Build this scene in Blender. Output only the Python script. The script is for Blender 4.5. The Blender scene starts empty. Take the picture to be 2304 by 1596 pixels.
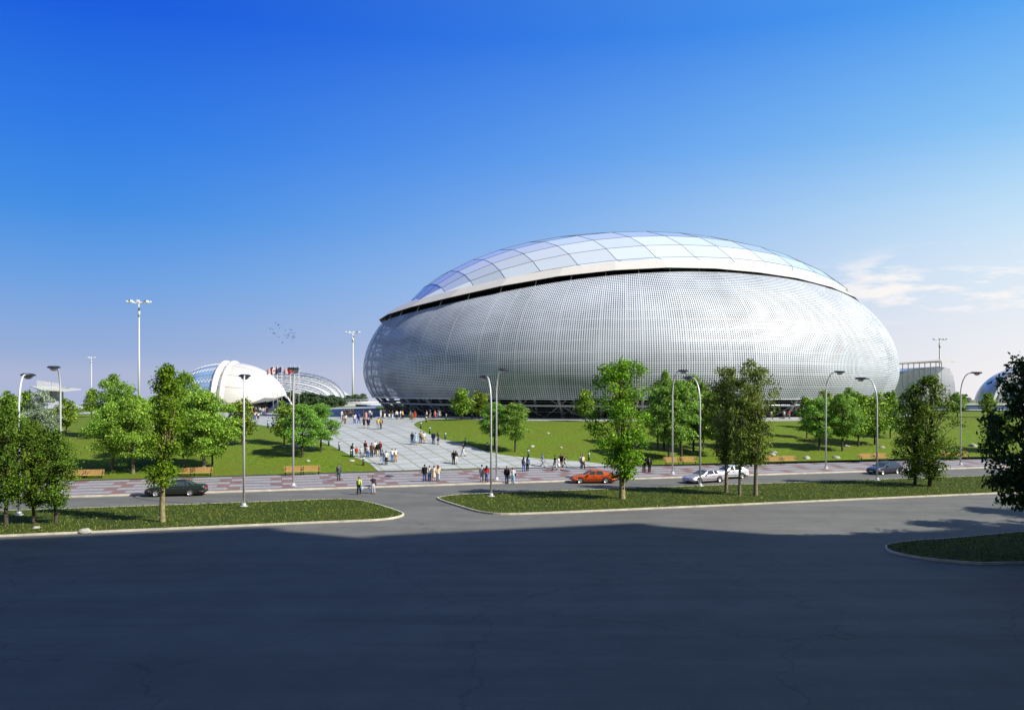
import bpy, bmesh, math, random
import numpy as np
from mathutils import Vector, Matrix
R = math.radians
PI = math.pi
scene = bpy.context.scene
COL = scene.collection
# ------------------------------------------------------------------ view geometry
FV, CX, HY, EYE = 1900.0, 1152.0, 872.0, 10.0      # focal length, centre column and horizon row of the 2303-wide photograph; eye height
UX, UY = 0.9615, 0.2748                             # direction of the road
def un(u, n): return (u*UX - n*UY, u*UY + n*UX)
def to_un(x, y): return (x*UX + y*UY, -x*UY + y*UX)
N_LAWN, N_TOP, Z_TOP, Z0 = 99.5, 138.0, 4.0, 0.10
def gz(x, y):
    n = -x*UY + y*UX
    if n < 85.28: return -0.06
    if n < N_LAWN: return Z0
    t = min(1.0, (n - N_LAWN)/(N_TOP - N_LAWN))
    z = Z0 + (Z_TOP - Z0)*(1 - (1 - t)**1.5)
    if n > 335: z -= 0.024*(n - 335)
    return z
def G(px, py, dz=0.0, floor=None):
    """point of the ground seen at photograph position (px, py)"""
    a, b = (px - CX)/FV, (py - HY)/FV
    lo, d = 20.0, 20.0
    h = (lambda x, y: floor) if floor is not None else gz
    while d < 900:
        if EYE - b*d <= h(a*d, d): break
        lo = d; d += 1.0
    hi = d
    for _ in range(30):
        m = (lo + hi)/2
        if EYE - b*m <= h(a*m, m): hi = m
        else: lo = m
    return Vector((a*hi, hi, h(a*hi, hi) + dz))
def D(px, py, d):
    """point at depth d"""
    return Vector(((px - CX)/FV*d, d, EYE - (py - HY)/FV*d))
# ------------------------------------------------------------------ materials
def nodes(m):
    m.use_nodes = True
    nt = m.node_tree
    return nt, nt.nodes, nt.links
def mat(name, col, rough=0.6, metal=0.0, spec=0.5, var=0.0, scale=4.0, bump=0.0, coat=0.0, detail=4.0, bscale=None, hue=None):
    """principled material; var mixes a noise between darker and lighter versions of the colour, hue = a second colour for the noise"""
    if metal < 0.5: col = tuple(c*0.78 for c in col)
    m = bpy.data.materials.new(name)
    nt, N, L = nodes(m)
    b = N['Principled BSDF']
    b.inputs['Roughness'].default_value = rough
    b.inputs['Metallic'].default_value = metal
    b.inputs['Specular IOR Level'].default_value = spec
    b.inputs['Coat Weight'].default_value = coat
    b.inputs['Base Color'].default_value = (*col, 1)
    m.diffuse_color = (*col, 1)
    if var or bump:
        tc = N.new('ShaderNodeTexCoord')
        nz = N.new('ShaderNodeTexNoise'); nz.inputs['Scale'].default_value = scale; nz.inputs['Detail'].default_value = detail
        nz.inputs['Roughness'].default_value = 0.62
        L.new(tc.outputs['Object'], nz.inputs['Vector'])
        if var:
            cr = N.new('ShaderNodeValToRGB')
            c2 = hue or col
            cr.color_ramp.elements[0].position = 0.3; cr.color_ramp.elements[1].position = 0.7
            cr.color_ramp.elements[0].color = (*[max(0, c*(1 - var)) for c in col], 1)
            cr.color_ramp.elements[1].color = (*[min(1, c*(1 + var)) for c in c2], 1)
            L.new(nz.outputs['Fac'], cr.inputs['Fac']); L.new(cr.outputs['Color'], b.inputs['Base Color'])
        if bump:
            n2 = nz
            if bscale:
                n2 = N.new('ShaderNodeTexNoise'); n2.inputs['Scale'].default_value = bscale; n2.inputs['Detail'].default_value = 6
                L.new(tc.outputs['Object'], n2.inputs['Vector'])
            bp = N.new('ShaderNodeBump'); bp.inputs['Strength'].default_value = bump; bp.inputs['Distance'].default_value = 0.05
            L.new(n2.outputs['Fac'], bp.inputs['Height']); L.new(bp.outputs['Normal'], b.inputs['Normal'])
    return m
# ------------------------------------------------------------------ mesh helpers
class MB:
    def __init__(s): s.v, s.f, s.m = [], [], []
    def add(s, vs, fs, mi=0):
        o = len(s.v); s.v.extend([tuple(p) for p in vs]); s.f.extend([tuple(i + o for i in f) for f in fs]); s.m.extend([mi]*len(fs)); return s
    def box(s, c, d, rz=0.0, mi=0, M=None):
        x, y, z = d[0]/2, d[1]/2, d[2]/2
        ca, sa = math.cos(rz), math.sin(rz)
        vs = []
        for k in (-1, 1):
            for i, j in ((-1, -1), (1, -1), (1, 1), (-1, 1)):
                p = Vector((i*x*ca - j*y*sa + c[0], i*x*sa + j*y*ca + c[1], k*z + c[2]))
                vs.append(M @ p if M is not None else p)
        return s.add(vs, [(3, 2, 1, 0), (4, 5, 6, 7), (0, 1, 5, 4), (1, 2, 6, 5), (2, 3, 7, 6), (3, 0, 4, 7)], mi)
    def tube(s, pts, r, n=8, mi=0, caps=True):
        """swept tube through pts; r a number or one per point"""
        pts = [Vector(p) for p in pts]
        rs = r if isinstance(r, (list, tuple)) else [r]*len(pts)
        vs, fs = [], []
        prev = None
        for i, p in enumerate(pts):
            t = (pts[min(i + 1, len(pts) - 1)] - pts[max(i - 1, 0)])
            t = t.normalized() if t.length > 1e-9 else Vector((0, 0, 1))
            if prev is None:
                a = Vector((1, 0, 0)) if abs(t.x) < 0.9 else Vector((0, 1, 0))
                a = (a - t*a.dot(t)).normalized()
            else:
                a = prev - t*prev.dot(t)
                a = a.normalized() if a.length > 1e-6 else prev
            prev = a
            b = t.cross(a)
            for k in range(n):
                q = 2*PI*k/n
                vs.append(p + (a*math.cos(q) + b*math.sin(q))*rs[i])
        for i in range(len(pts) - 1):
            for k in range(n):
                k2 = (k + 1) % n
                fs.append((i*n + k, i*n + k2, (i + 1)*n + k2, (i + 1)*n + k))
        if caps:
            fs.append(tuple(range(n - 1, -1, -1))); fs.append(tuple((len(pts) - 1)*n + k for k in range(n)))
        return s.add(vs, fs, mi)
    def lathe(s, prof, c=(0, 0, 0), n=16, mi=0):
        vs = [(c[0] + r*math.cos(2*PI*k/n), c[1] + r*math.sin(2*PI*k/n), c[2] + z) for r, z in prof for k in range(n)]
        fs = [(i*n + k, i*n + (k + 1) % n, (i + 1)*n + (k + 1) % n, (i + 1)*n + k) for i in range(len(prof) - 1) for k in range(n)]
        fs.append(tuple(range(n - 1, -1, -1))); fs.append(tuple((len(prof) - 1)*n + k for k in range(n)))
        return s.add(vs, fs, mi)
    def grid(s, rows, mi=0, closed=False, flip=False):
        nr, nc = len(rows), len(rows[0])
        vs = [p for r in rows for p in r]
        fs = []
        for i in range(nr - 1):
            for k in range(nc if closed else nc - 1):
                k2 = (k + 1) % nc
                f = (i*nc + k, i*nc + k2, (i + 1)*nc + k2, (i + 1)*nc + k)
                fs.append(f[::-1] if flip else f)
        return s.add(vs, fs, mi)
    def mesh(s, name, mats, smooth=False):
        me = bpy.data.meshes.new(name)
        me.from_pydata(s.v, [], s.f)
        for m in (mats if isinstance(mats, (list, tuple)) else [mats]): me.materials.append(m)
        if any(s.m): me.polygons.foreach_set('material_index', s.m)
        if smooth: me.polygons.foreach_set('use_smooth', [True]*len(me.polygons))
        me.update()
        return me
    def build(s, name, mats, parent=None, smooth=False, loc=None):
        return link(name, s.mesh(name, mats, smooth), parent, loc)
def link(name, data, parent=None, loc=None, rz=0.0):
    o = bpy.data.objects.new(name, data); COL.objects.link(o)
    if parent is not None: o.parent = parent
    if loc is not None: o.location = loc
    if rz: o.rotation_euler = (0, 0, rz)
    return o
def tag(o, label=None, cat=None, group=None, kind=None):
    for k, v in (('label', label), ('category', cat), ('group', group), ('kind', kind)):
        if v: o[k] = v
    return o
def thing(name, label, cat, loc=(0, 0, 0), rz=0.0, group=None):
    return tag(link(name, None, None, loc, rz), label, cat, group)
def copy_tree(o, parent=None, deep=True):
    kids = list(o.children)
    c = o.copy(); COL.objects.link(c); c.parent = parent
    if deep:
        for ch in kids: copy_tree(ch, c)
    return c
def smooth_angle(o, a=40):
    o.data.polygons.foreach_set('use_smooth', [True]*len(o.data.polygons))
    try: o.data.set_sharp_from_angle(angle=R(a))
    except Exception: pass
def resample(pts, step):
    out = [Vector(pts[0])]
    for a, b in zip(pts, pts[1:]):
        a, b = Vector(a), Vector(b)
        k = max(1, int((b - a).length/step))
        out += [a.lerp(b, i/k) for i in range(1, k + 1)]
    return out
def chaikin(pts, it=2, closed=False):
    pts = [Vector(p) for p in pts]
    for _ in range(it):
        q = []
        n = len(pts)
        if not closed: q.append(pts[0])
        for i in range(n if closed else n - 1):
            a, b = pts[i], pts[(i + 1) % n]
            q += [a*0.75 + b*0.25, a*0.25 + b*0.75]
        if not closed: q.append(pts[-1])
        pts = q
    return pts
# ------------------------------------------------------------------ camera
cam = bpy.data.cameras.new('camera')
cam.sensor_width = 36.0; cam.sensor_fit = 'HORIZONTAL'
cam.lens = 36.0*FV/2303.0
cam.shift_y = (HY - 798.0)/2303.0
cam.clip_start = 0.5; cam.clip_end = 20000
co = link('camera', cam, None, (0, 0, EYE)); co.rotation_euler = (PI/2, 0, 0)
scene.camera = co
# ------------------------------------------------------------------ light and sky
SUN = Vector((12.15, -5.8, 0)).normalized()
SUN_EL = R(39.7)
sd = Vector((SUN.x*math.cos(SUN_EL), SUN.y*math.cos(SUN_EL), math.sin(SUN_EL)))
sl = bpy.data.lights.new('sun', 'SUN'); sl.energy = 5.0; sl.angle = R(0.5); sl.color = (1.0, 0.95, 0.86)
so = link('sun', sl, None, (60, -40, 80)); so.rotation_euler = sd.to_track_quat('Z', 'Y').to_euler()
w = bpy.data.worlds.new('World'); scene.world = w
w.use_nodes = True
N, L = w.node_tree.nodes, w.node_tree.links
N.clear()
out = N.new('ShaderNodeOutputWorld')
tc = N.new('ShaderNodeTexCoord')
sep = N.new('ShaderNodeSeparateXYZ'); L.new(tc.outputs['Generated'], sep.inputs[0])
def math_node(op, a, b=None, clamp=False):
    n = N.new('ShaderNodeMath'); n.operation = op; n.use_clamp = clamp
    for i, v in enumerate((a, b)):
        if v is None: continue
        if isinstance(v, (int, float)): n.inputs[i].default_value = v
        else: L.new(v, n.inputs[i])
    return n.outputs[0]
def ramp(fac, stops):
    n = N.new('ShaderNodeValToRGB')
    e = n.color_ramp.elements
    while len(e) > 1: e.remove(e[-1])
    for i, (p, c) in enumerate(stops):
        k = e[0] if i == 0 else e.new(p)
        k.position = p; k.color = (*[(x/255/12.92 if x <= 10 else ((x/255 + .055)/1.055)**2.4) for x in c], 1)
    L.new(fac, n.inputs['Fac'])
    return n.outputs['Color']
def mix(fac, a, b, mode='MIX'):
    n = N.new('ShaderNodeMix'); n.data_type = 'RGBA'; n.blend_type = mode
    if isinstance(fac, (int, float)): n.inputs['Factor'].default_value = fac
    else: L.new(fac, n.inputs['Factor'])
    for k, v in (('A', a), ('B', b)):
        i = [s for s in n.inputs if s.identifier == k + '_Color'][0]
        if isinstance(v, tuple): i.default_value = v
        else: L.new(v, i)
    return [s for s in n.outputs if s.identifier == 'Result_Color'][0]
zc = math_node('MAXIMUM', sep.outputs['Z'], 0.015)
comb = N.new('ShaderNodeCombineXYZ')
L.new(sep.outputs['X'], comb.inputs[0]); L.new(sep.outputs['Y'], comb.inputs[1]); L.new(zc, comb.inputs[2])
sky = N.new('ShaderNodeTexSky'); sky.sky_type = 'NISHITA'; sky.sun_disc = False
sky.sun_elevation = SUN_EL; sky.sun_rotation = math.atan2(SUN.x, SUN.y)
sky.air_density = 1.0; sky.dust_density = 0.6; sky.ozone_density = 2.5
L.new(comb.outputs[0], sky.inputs['Vector'])
bg1 = N.new('ShaderNodeBackground'); bg1.inputs['Strength'].default_value = 0.06
L.new(sky.outputs['Color'], bg1.inputs['Color'])
# the sky of the place: deep blue away from the sun, paler toward it and toward the horizon
el = math_node('MULTIPLY', math_node('ARCSINE', zc), 1/(PI/2))
left = ramp(el, [(0.0, (184, 188, 212)), (0.026, (148, 172, 216)), (0.075, (106, 160, 226)), (0.12, (66, 142, 228)), (0.17, (46, 124, 230)), (0.25, (22, 92, 222)), (0.36, (26, 84, 200)), (0.6, (66, 92, 150)), (1.0, (82, 106, 156))])
right = ramp(el, [(0.0, (247, 242, 242)), (0.03, (238, 239, 244)), (0.08, (218, 234, 248)), (0.12, (190, 223, 248)), (0.17, (138, 197, 246)), (0.25, (78, 160, 242)), (0.30, (88, 160, 238)), (0.44, (180, 206, 240)), (0.6, (150, 176, 216)), (1.0, (84, 106, 152))])
hl = math_node('SQRT', math_node('MAXIMUM', math_node('SUBTRACT', 1.0, math_node('MULTIPLY', sep.outputs['Z'], sep.outputs['Z'])), 0.0001))
az = math_node('DIVIDE', sep.outputs['X'], hl)
fz = math_node('MULTIPLY', math_node('ADD', az, 0.46), 1/0.98, True)
fz = math_node('POWER', fz, 1.45)
base = mix(fz, left, right)
behind = ramp(el, [(0.0, (205, 204, 205)), (0.1, (172, 182, 198)), (0.3, (122, 140, 170)), (0.6, (90, 110, 150)), (1.0, (82, 106, 156))])
bk_ = N.new('ShaderNodeMapRange'); bk_.interpolation_type = 'SMOOTHSTEP'
bk_.inputs['From Min'].default_value = -0.1; bk_.inputs['From Max'].default_value = 0.45
L.new(math_node('MULTIPLY', sep.outputs['Y'], -1.0), bk_.inputs['Value'])
base = mix(bk_.outputs[0], base, behind)
# clouds low over the sunny side
mp = N.new('ShaderNodeMapping'); mp.inputs['Scale'].default_value = (13, 13, 62); mp.inputs['Location'].default_value = (2.3, 0.4, 1.1)
L.new(tc.outputs['Generated'], mp.inputs['Vector'])
cn = N.new('ShaderNodeTexNoise'); cn.inputs['Scale'].default_value = 1.0; cn.inputs['Detail'].default_value = 7; cn.inputs['Roughness'].default_value = 0.6
L.new(mp.outputs[0], cn.inputs['Vector'])
cf = N.new('ShaderNodeMapRange'); cf.inputs['From Min'].default_value = 0.51; cf.inputs['From Max'].default_value = 0.64
L.new(cn.outputs['Fac'], cf.inputs['Value'])
band = N.new('ShaderNodeMapRange'); band.interpolation_type = 'SMOOTHSTEP'
band.inputs['From Min'].default_value = 0.0; band.inputs['From Max'].default_value = 0.045
L.new(math_node('SUBTRACT', 0.050, math_node('ABSOLUTE', math_node('SUBTRACT', sep.outputs['Z'], 0.108))), band.inputs['Value'])
side = N.new('ShaderNodeMapRange'); side.interpolation_type = 'SMOOTHSTEP'
side.inputs['From Min'].default_value = 0.30; side.inputs['From Max'].default_value = 0.40
L.new(az, side.inputs['Value'])
cm = math_node('MULTIPLY', math_node('MULTIPLY', cf.outputs[0], band.outputs[0]), math_node('MULTIPLY', side.outputs[0], 0.9))
base = mix(cm, base, (1.0, 0.95, 0.92, 1))
bg2 = N.new('ShaderNodeBackground'); bg2.inputs['Strength'].default_value = 0.63
L.new(base, bg2.inputs['Color'])
ms = N.new('ShaderNodeMixShader'); ms.inputs[0].default_value = 0.97
L.new(bg1.outputs[0], ms.inputs[1]); L.new(bg2.outputs[0], ms.inputs[2])
L.new(ms.outputs[0], out.inputs['Surface'])
scene.view_settings.view_transform = 'Standard'; scene.view_settings.look = 'None'
scene.view_settings.exposure = 0.68; scene.view_settings.gamma = 1.0
cy = scene.cycles
cy.max_bounces = 6; cy.diffuse_bounces = 2; cy.glossy_bounces = 3; cy.transmission_bounces = 4; cy.transparent_max_bounces = 16
cy.caustics_reflective = False; cy.caustics_refractive = False
cy.use_denoising = True
try: cy.denoiser = 'OPENIMAGEDENOISE'
except Exception: pass
# ------------------------------------------------------------------ ground materials
def grass_mat(name, c1, c2, c3, s=1.0):
    m = bpy.data.materials.new(name); nt, N, L = nodes(m); b = N['Principled BSDF']
    b.inputs['Roughness'].default_value = 0.9; b.inputs['Specular IOR Level'].default_value = 0.15
    tc = N.new('ShaderNodeTexCoord')
    def noise(sc, det=5):
        n = N.new('ShaderNodeTexNoise'); n.inputs['Scale'].default_value = sc; n.inputs['Detail'].default_value = det; n.inputs['Roughness'].default_value = 0.65
        L.new(tc.outputs['Object'], n.inputs['Vector']); return n.outputs['Fac']
    r1 = N.new('ShaderNodeValToRGB')
    e = r1.color_ramp.elements
    e[0].position = 0.36; e[0].color = (*c1, 1); e[1].position = 0.66; e[1].color = (*c2, 1)
    k = e.new(0.52); k.color = (*[(a + b_)/2 for a, b_ in zip(c1, c2)], 1)
    L.new(noise(2.6*s, 8), r1.inputs['Fac'])
    r2 = N.new('ShaderNodeValToRGB'); e = r2.color_ramp.elements
    e[0].position = 0.42; e[0].color = (0, 0, 0, 1); e[1].position = 0.66; e[1].color = (1, 1, 1, 1)
    L.new(noise(0.16*s, 6), r2.inputs['Fac'])
    mx = N.new('ShaderNodeMix'); mx.data_type = 'RGBA'
    ins = {q.identifier: q for q in mx.inputs}
    L.new(r2.outputs['Color'], ins['Factor_Float']); L.new(r1.outputs['Color'], ins['A_Color']); ins['B_Color'].default_value = (*c3, 1)
    m2 = N.new('ShaderNodeMix'); m2.data_type = 'RGBA'; m2.blend_type = 'MULTIPLY'; i2 = {q.identifier: q for q in m2.inputs}
    i2['Factor_Float'].default_value = 0.85
    L.new([q for q in mx.outputs if q.identifier == 'Result_Color'][0], i2['A_Color'])
    r3 = N.new('ShaderNodeValToRGB'); e = r3.color_ramp.elements
    e[0].position = 0.3; e[0].color = (0.45, 0.45, 0.45, 1); e[1].position = 0.7; e[1].color = (1.35, 1.35, 1.35, 1)
    L.new(noise(9*s, 6), r3.inputs['Fac']); L.new(r3.outputs['Color'], i2['B_Color'])
    L.new([q for q in m2.outputs if q.identifier == 'Result_Color'][0], b.inputs['Base Color'])
    bp = N.new('ShaderNodeBump'); bp.inputs['Strength'].default_value = 0.9; bp.inputs['Distance'].default_value = 0.12
    L.new(noise(7*s, 8), bp.inputs['Height']); L.new(bp.outputs['Normal'], b.inputs['Normal'])
    return m
M_LAWN = grass_mat('lawn_grass', (0.0578, 0.1054, 0.0068), (0.1598, 0.2346, 0.0136), (0.112, 0.142, 0.013))
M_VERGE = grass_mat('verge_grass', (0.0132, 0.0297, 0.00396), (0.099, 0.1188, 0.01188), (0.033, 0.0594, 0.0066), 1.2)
M_KERB = mat('kerb_stone', (0.62, 0.57, 0.46), 0.8, var=0.28, scale=1.2, detail=8)
M_DARK = mat('dark_channel', (0.012, 0.018, 0.05), 0.5, var=0.2, scale=3)
M_WHITE = mat('white_paint', (0.78, 0.77, 0.72), 0.6, var=0.08, scale=1.5)
def asphalt(name, c, k=1.0):
    m = bpy.data.materials.new(name); nt, N, L = nodes(m); b = N['Principled BSDF']
    b.inputs['Roughness'].default_value = 0.75; b.inputs['Specular IOR Level'].default_value = 0.3
    tc = N.new('ShaderNodeTexCoord')
    mp = N.new('ShaderNodeMapping'); mp.inputs['Rotation'].default_value = (0, 0, -math.atan2(UY, UX)); mp.inputs['Scale'].default_value = (0.05, 0.5, 1)
    L.new(tc.outputs['Object'], mp.inputs['Vector'])
    def noise(sc, vec, det=5):
        n = N.new('ShaderNodeTexNoise'); n.inputs['Scale'].default_value = sc; n.inputs['Detail'].default_value = det
        n.inputs['Roughness'].default_value = 0.65
        L.new(vec, n.inputs['Vector']); return n.outputs['Fac']
    def scale(fac, lo, hi, a, z):
        r = N.new('ShaderNodeMapRange'); r.inputs['From Min'].default_value = lo; r.inputs['From Max'].default_value = hi
        r.inputs['To Min'].default_value = a; r.inputs['To Max'].default_value = z
        L.new(fac, r.inputs['Value']); return r.outputs[0]
    def mul(a, b_):
        q = N.new('ShaderNodeMath'); q.operation = 'MULTIPLY'; L.new(a, q.inputs[0]); L.new(b_, q.inputs[1]); return q.outputs[0]
    f = mul(scale(noise(1.0, mp.outputs[0], 4), 0.3, 0.7, 0.86, 1.12), scale(noise(0.35, tc.outputs['Object'], 7), 0.3, 0.7, 0.86, 1.14))
    f = mul(f, scale(noise(22, tc.outputs['Object'], 3), 0.3, 0.7, 0.86, 1.16))
    vo = N.new('ShaderNodeTexVoronoi'); vo.feature = 'DISTANCE_TO_EDGE'; vo.inputs['Scale'].default_value = 0.075
    wp = N.new('ShaderNodeTexNoise'); wp.inputs['Scale'].default_value = 0.5; wp.inputs['Detail'].default_value = 6; L.new(tc.outputs['Object'], wp.inputs['Vector'])
    wm = N.new('ShaderNodeVectorMath'); wm.operation = 'SCALE'; wm.inputs['Scale'].default_value = 3.0; L.new(wp.outputs['Color'], wm.inputs[0])
    wa = N.new('ShaderNodeVectorMath'); L.new(tc.outputs['Object'], wa.inputs[0]); L.new(wm.outputs[0], wa.inputs[1])
    L.new(wa.outputs[0], vo.inputs['Vector'])
    f = mul(f, scale(vo.outputs['Distance'], 0.0, 0.006, 0.72, 1.0))
    v2 = N.new('ShaderNodeTexVoronoi'); v2.inputs['Scale'].default_value = 0.11; L.new(mp.outputs[0], v2.inputs['Vector']); v2.inputs['Scale'].default_value = 0.9
    f = mul(f, scale(v2.outputs['Color'], 0.0, 1.0, 0.93, 1.07))
    f = mul(f, scale(noise(1.7, tc.outputs['Object'], 2), 0.62, 0.74, 1.0, 0.86))
    vs = N.new('ShaderNodeVectorMath'); vs.operation = 'SCALE'; vs.inputs[0].default_value = c
    L.new(f, vs.inputs['Scale']); L.new(vs.outputs[0], b.inputs['Base Color'])
    bp = N.new('ShaderNodeBump'); bp.inputs['Strength'].default_value = 0.35; bp.inputs['Distance'].default_value = 0.02
    L.new(noise(40, tc.outputs['Object'], 3), bp.inputs['Height']); L.new(bp.outputs['Normal'], b.inputs['Normal'])
    return m
M_ROAD = asphalt('asphalt', (0.1135, 0.1135, 0.1023))
def paving(name, tile, line, cell, joint, rot, rows=None, grid2=None, block=None):
    """tiles of cell metres with joints; block = (du, dn, wide, colour): broad bands of another colour laid in a pattern"""
    m = bpy.data.materials.new(name); nt, N, L = nodes(m); b = N['Principled BSDF']
    b.inputs['Roughness'].default_value = 0.7; b.inputs['Specular IOR Level'].default_value = 0.35
    tc = N.new('ShaderNodeTexCoord')
    mp = N.new('ShaderNodeMapping'); mp.inputs['Rotation'].default_value = (0, 0, rot)
    L.new(tc.outputs['Object'], mp.inputs['Vector'])
    sp = N.new('ShaderNodeSeparateXYZ'); L.new(mp.outputs[0], sp.inputs[0])
    def mt(op, a, b_=None, clamp=False):
        q = N.new('ShaderNodeMath'); q.operation = op; q.use_clamp = clamp
        for i, v in enumerate((a, b_)):
            if v is None: continue
            if isinstance(v, (int, float)): q.inputs[i].default_value = v
            else: L.new(v, q.inputs[i])
        return q.outputs[0]
    def band(v, period, width, off=0.0):
        q = mt('FRACT', mt('DIVIDE', mt('ADD', v, 1000*period + off), period))
        return mt('LESS_THAN', q, width/period)
    def mixc(f, a, c):
        q = N.new('ShaderNodeMix'); q.data_type = 'RGBA'; ii = {k.identifier: k for k in q.inputs}
        L.new(f, ii['Factor_Float'])
        for key, v in (('A_Color', a), ('B_Color', c)):
            if isinstance(v, tuple): ii[key].default_value = (*v, 1)
            else: L.new(v, ii[key])
        return [k for k in q.outputs if k.identifier == 'Result_Color'][0]
    nz = N.new('ShaderNodeTexNoise'); nz.inputs['Scale'].default_value = 0.4; nz.inputs['Detail'].default_value = 6; L.new(tc.outputs['Object'], nz.inputs['Vector'])
    wn = N.new('ShaderNodeTexWhiteNoise'); wn.noise_dimensions = '2D'
    sn = N.new('ShaderNodeVectorMath'); sn.operation = 'FLOOR'
    dv = N.new('ShaderNodeVectorMath'); dv.operation = 'SCALE'; dv.inputs['Scale'].default_value = 1/cell
    L.new(mp.outputs[0], dv.inputs[0]); L.new(dv.outputs[0], sn.inputs[0]); L.new(sn.outputs[0], wn.inputs['Vector'])
    u, v = sp.outputs[0], sp.outputs[1]
    col = tile
    if block:
        # red bands: narrow rows along the street, joined by wide square bays that step sideways from row to row
        pu, pv, wu, wv, c = block
        row = mt('FLOOR', mt('DIVIDE', mt('ADD', v, 1000*pv), pv))
        sh = mt('MULTIPLY', mt('MODULO', row, 2.0), pu/2*0.0)
        a = band(mt('ADD', u, sh), pu, wu)
        r_ = band(v, pv, wv)
        a2 = mt('MULTIPLY', a, mt('SUBTRACT', 1.0, mt('MULTIPLY', 0.0, r_)))
        alt = mt('LESS_THAN', mt('FRACT', mt('DIVIDE', mt('ADD', v, 1000*pv*2), pv*2)), 0.5)
        a3 = mt('MULTIPLY', band(u, pu, wu*0.55), alt)
        a4 = mt('MULTIPLY', band(u, pu, wu*0.55, -wu*0.5), mt('SUBTRACT', 1.0, alt))
        col = mixc(mt('MAXIMUM', mt('MAXIMUM', a3, a4), r_), tile, c)
    j = mt('MAXIMUM', band(u, cell, joint), band(v, cell, joint))
    fine = mt('MAXIMUM', band(u, cell/3, joint*0.25), band(v, cell/3, joint*0.25)) if grid2 else None
    if fine is not None:
        ln = tuple(a*0.8 for a in line)
        col = mixc(mt('MULTIPLY', fine, 0.35), col, line)
    col = mixc(j, col, line)
    sc = N.new('ShaderNodeVectorMath'); sc.operation = 'SCALE'; L.new(col, sc.inputs[0])
    k = mt('ADD', 0.80, mt('ADD', mt('MULTIPLY', wn.outputs['Value'], 0.10), mt('MULTIPLY', nz.outputs['Fac'], 0.28)))
    L.new(k, sc.inputs['Scale']); L.new(sc.outputs[0], b.inputs['Base Color'])
    return m
ROT = -math.atan2(UY, UX)
M_PLAZA = paving('plaza_paving', (0.3234, 0.3432, 0.3564), (0.2277, 0.2475, 0.2046), 2.3, 0.36, ROT - R(10), grid2=True)
M_WALK = paving('walk_paving', (0.2442, 0.2541, 0.2673), (0.1452, 0.1518, 0.165), 0.9, 0.03, ROT, block=(5.2, 2.6, 2.2, 0.75, (0.1782, 0.1089, 0.1023)))
# ------------------------------------------------------------------ ground sheets
us = [-780, -600, -420, -300, -220, -160] + [-130 + 6*i for i in range(52)] + [200, 260, 340, 460, 640, 780]
ns = [-160, -60, 0, 40, 62, 85.22, 85.34, 92, N_LAWN] + [N_LAWN + (N_TOP - N_LAWN)*i/16 for i in range(1, 17)] + [150, 170, 200, 240, 290, 335, 360, 450, 600, 800]
rows = []
for n in ns:
    r = []
    for u in us:
        k = 1.0
        x, y = un(u*k, n)
        r.append((x, y, gz(*un(0, n))))
    rows.append(r)
g = MB().grid(rows).build('lawn', M_LAWN); tag(g, kind='structure')
def sheet(name, poly, material, dz, fn=None, cut=None, kind='structure', step=2.4):
    """flat polygon draped on the ground dz above it"""
    bm = bmesh.new()
    vs = [bm.verts.new((p[0], p[1], 0)) for p in poly]
    bm.faces.new(vs)
    bmesh.ops.triangulate(bm, faces=bm.faces[:])
    if cut:
        for n in cut:
            x, y = un(0, n)
            bmesh.ops.bisect_plane(bm, geom=bm.verts[:] + bm.edges[:] + bm.faces[:], plane_co=(x, y, 0), plane_no=(-UY, UX, 0), dist=1e-4)
    for v in bm.verts: v.co.z = (fn or gz)(v.co.x, v.co.y) + dz
    bmesh.ops.recalc_face_normals(bm, faces=bm.faces[:])
    if sum(f.normal.z*f.calc_area() for f in bm.faces) < 0: bmesh.ops.reverse_faces(bm, faces=bm.faces[:])
    me = bpy.data.meshes.new(name); bm.to_mesh(me); bm.free(); me.materials.append(material)
    o = link(name, me)
    if kind: o['kind'] = kind
    return o
flat = lambda x, y: 0.0
CUTS = [n for n in ns if 90 < n < 160]
sheet('road', [un(-260, 12), un(330, 12), un(330, 85.25), un(-260, 85.25)], M_ROAD, 0.0, flat)
def slab(name, poly, top, kerbw, material, kerb=M_KERB, h=0.16, closed=True):
    """raised island: a kerb ring round a grass top"""
    c = sum((Vector((p[0], p[1], 0)) for p in poly), Vector())/len(poly)
    P = [Vector((p[0], p[1], 0)) for p in poly]
    n = len(P)
    area = sum(P[i].x*P[(i + 1) % n].y - P[(i + 1) % n].x*P[i].y for i in range(n))
    if area < 0: P.reverse()
    ins = []
    for i in range(n):
        a, b, d = P[i - 1], P[i], P[(i + 1) % n]
        t = ((b - a).normalized() + (d - b).normalized()).normalized()
        ins.append(b + Vector((-t.y, t.x, 0))*kerbw)
    mb = MB()
    for i in range(n):
        k = (i + 1) % n
        a, b, a2, b2 = P[i], P[k], ins[i], ins[k]
        mb.add([(a.x, a.y, -0.05), (b.x, b.y, -0.05), (b.x, b.y, top), (a.x, a.y, top)], [(0, 1, 2, 3)])
        mb.add([(a.x, a.y, top), (b.x, b.y, top), (b2.x, b2.y, top), (a2.x, a2.y, top)], [(0, 1, 2, 3)])
        mb.add([(a2.x, a2.y, top), (b2.x, b2.y, top), (b2.x, b2.y, -0.05), (a2.x, a2.y, -0.05)], [(0, 1, 2, 3)])
    mb.build('kerb', kerb)['kind'] = 'structure'
    o = sheet(name, [(p.x, p.y) for p in ins], material, top - 0.02, flat)
    return ins
def gp(x, y, fl=0.0):
    p = G(x, y, 0, fl); return (p.x, p.y)
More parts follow.
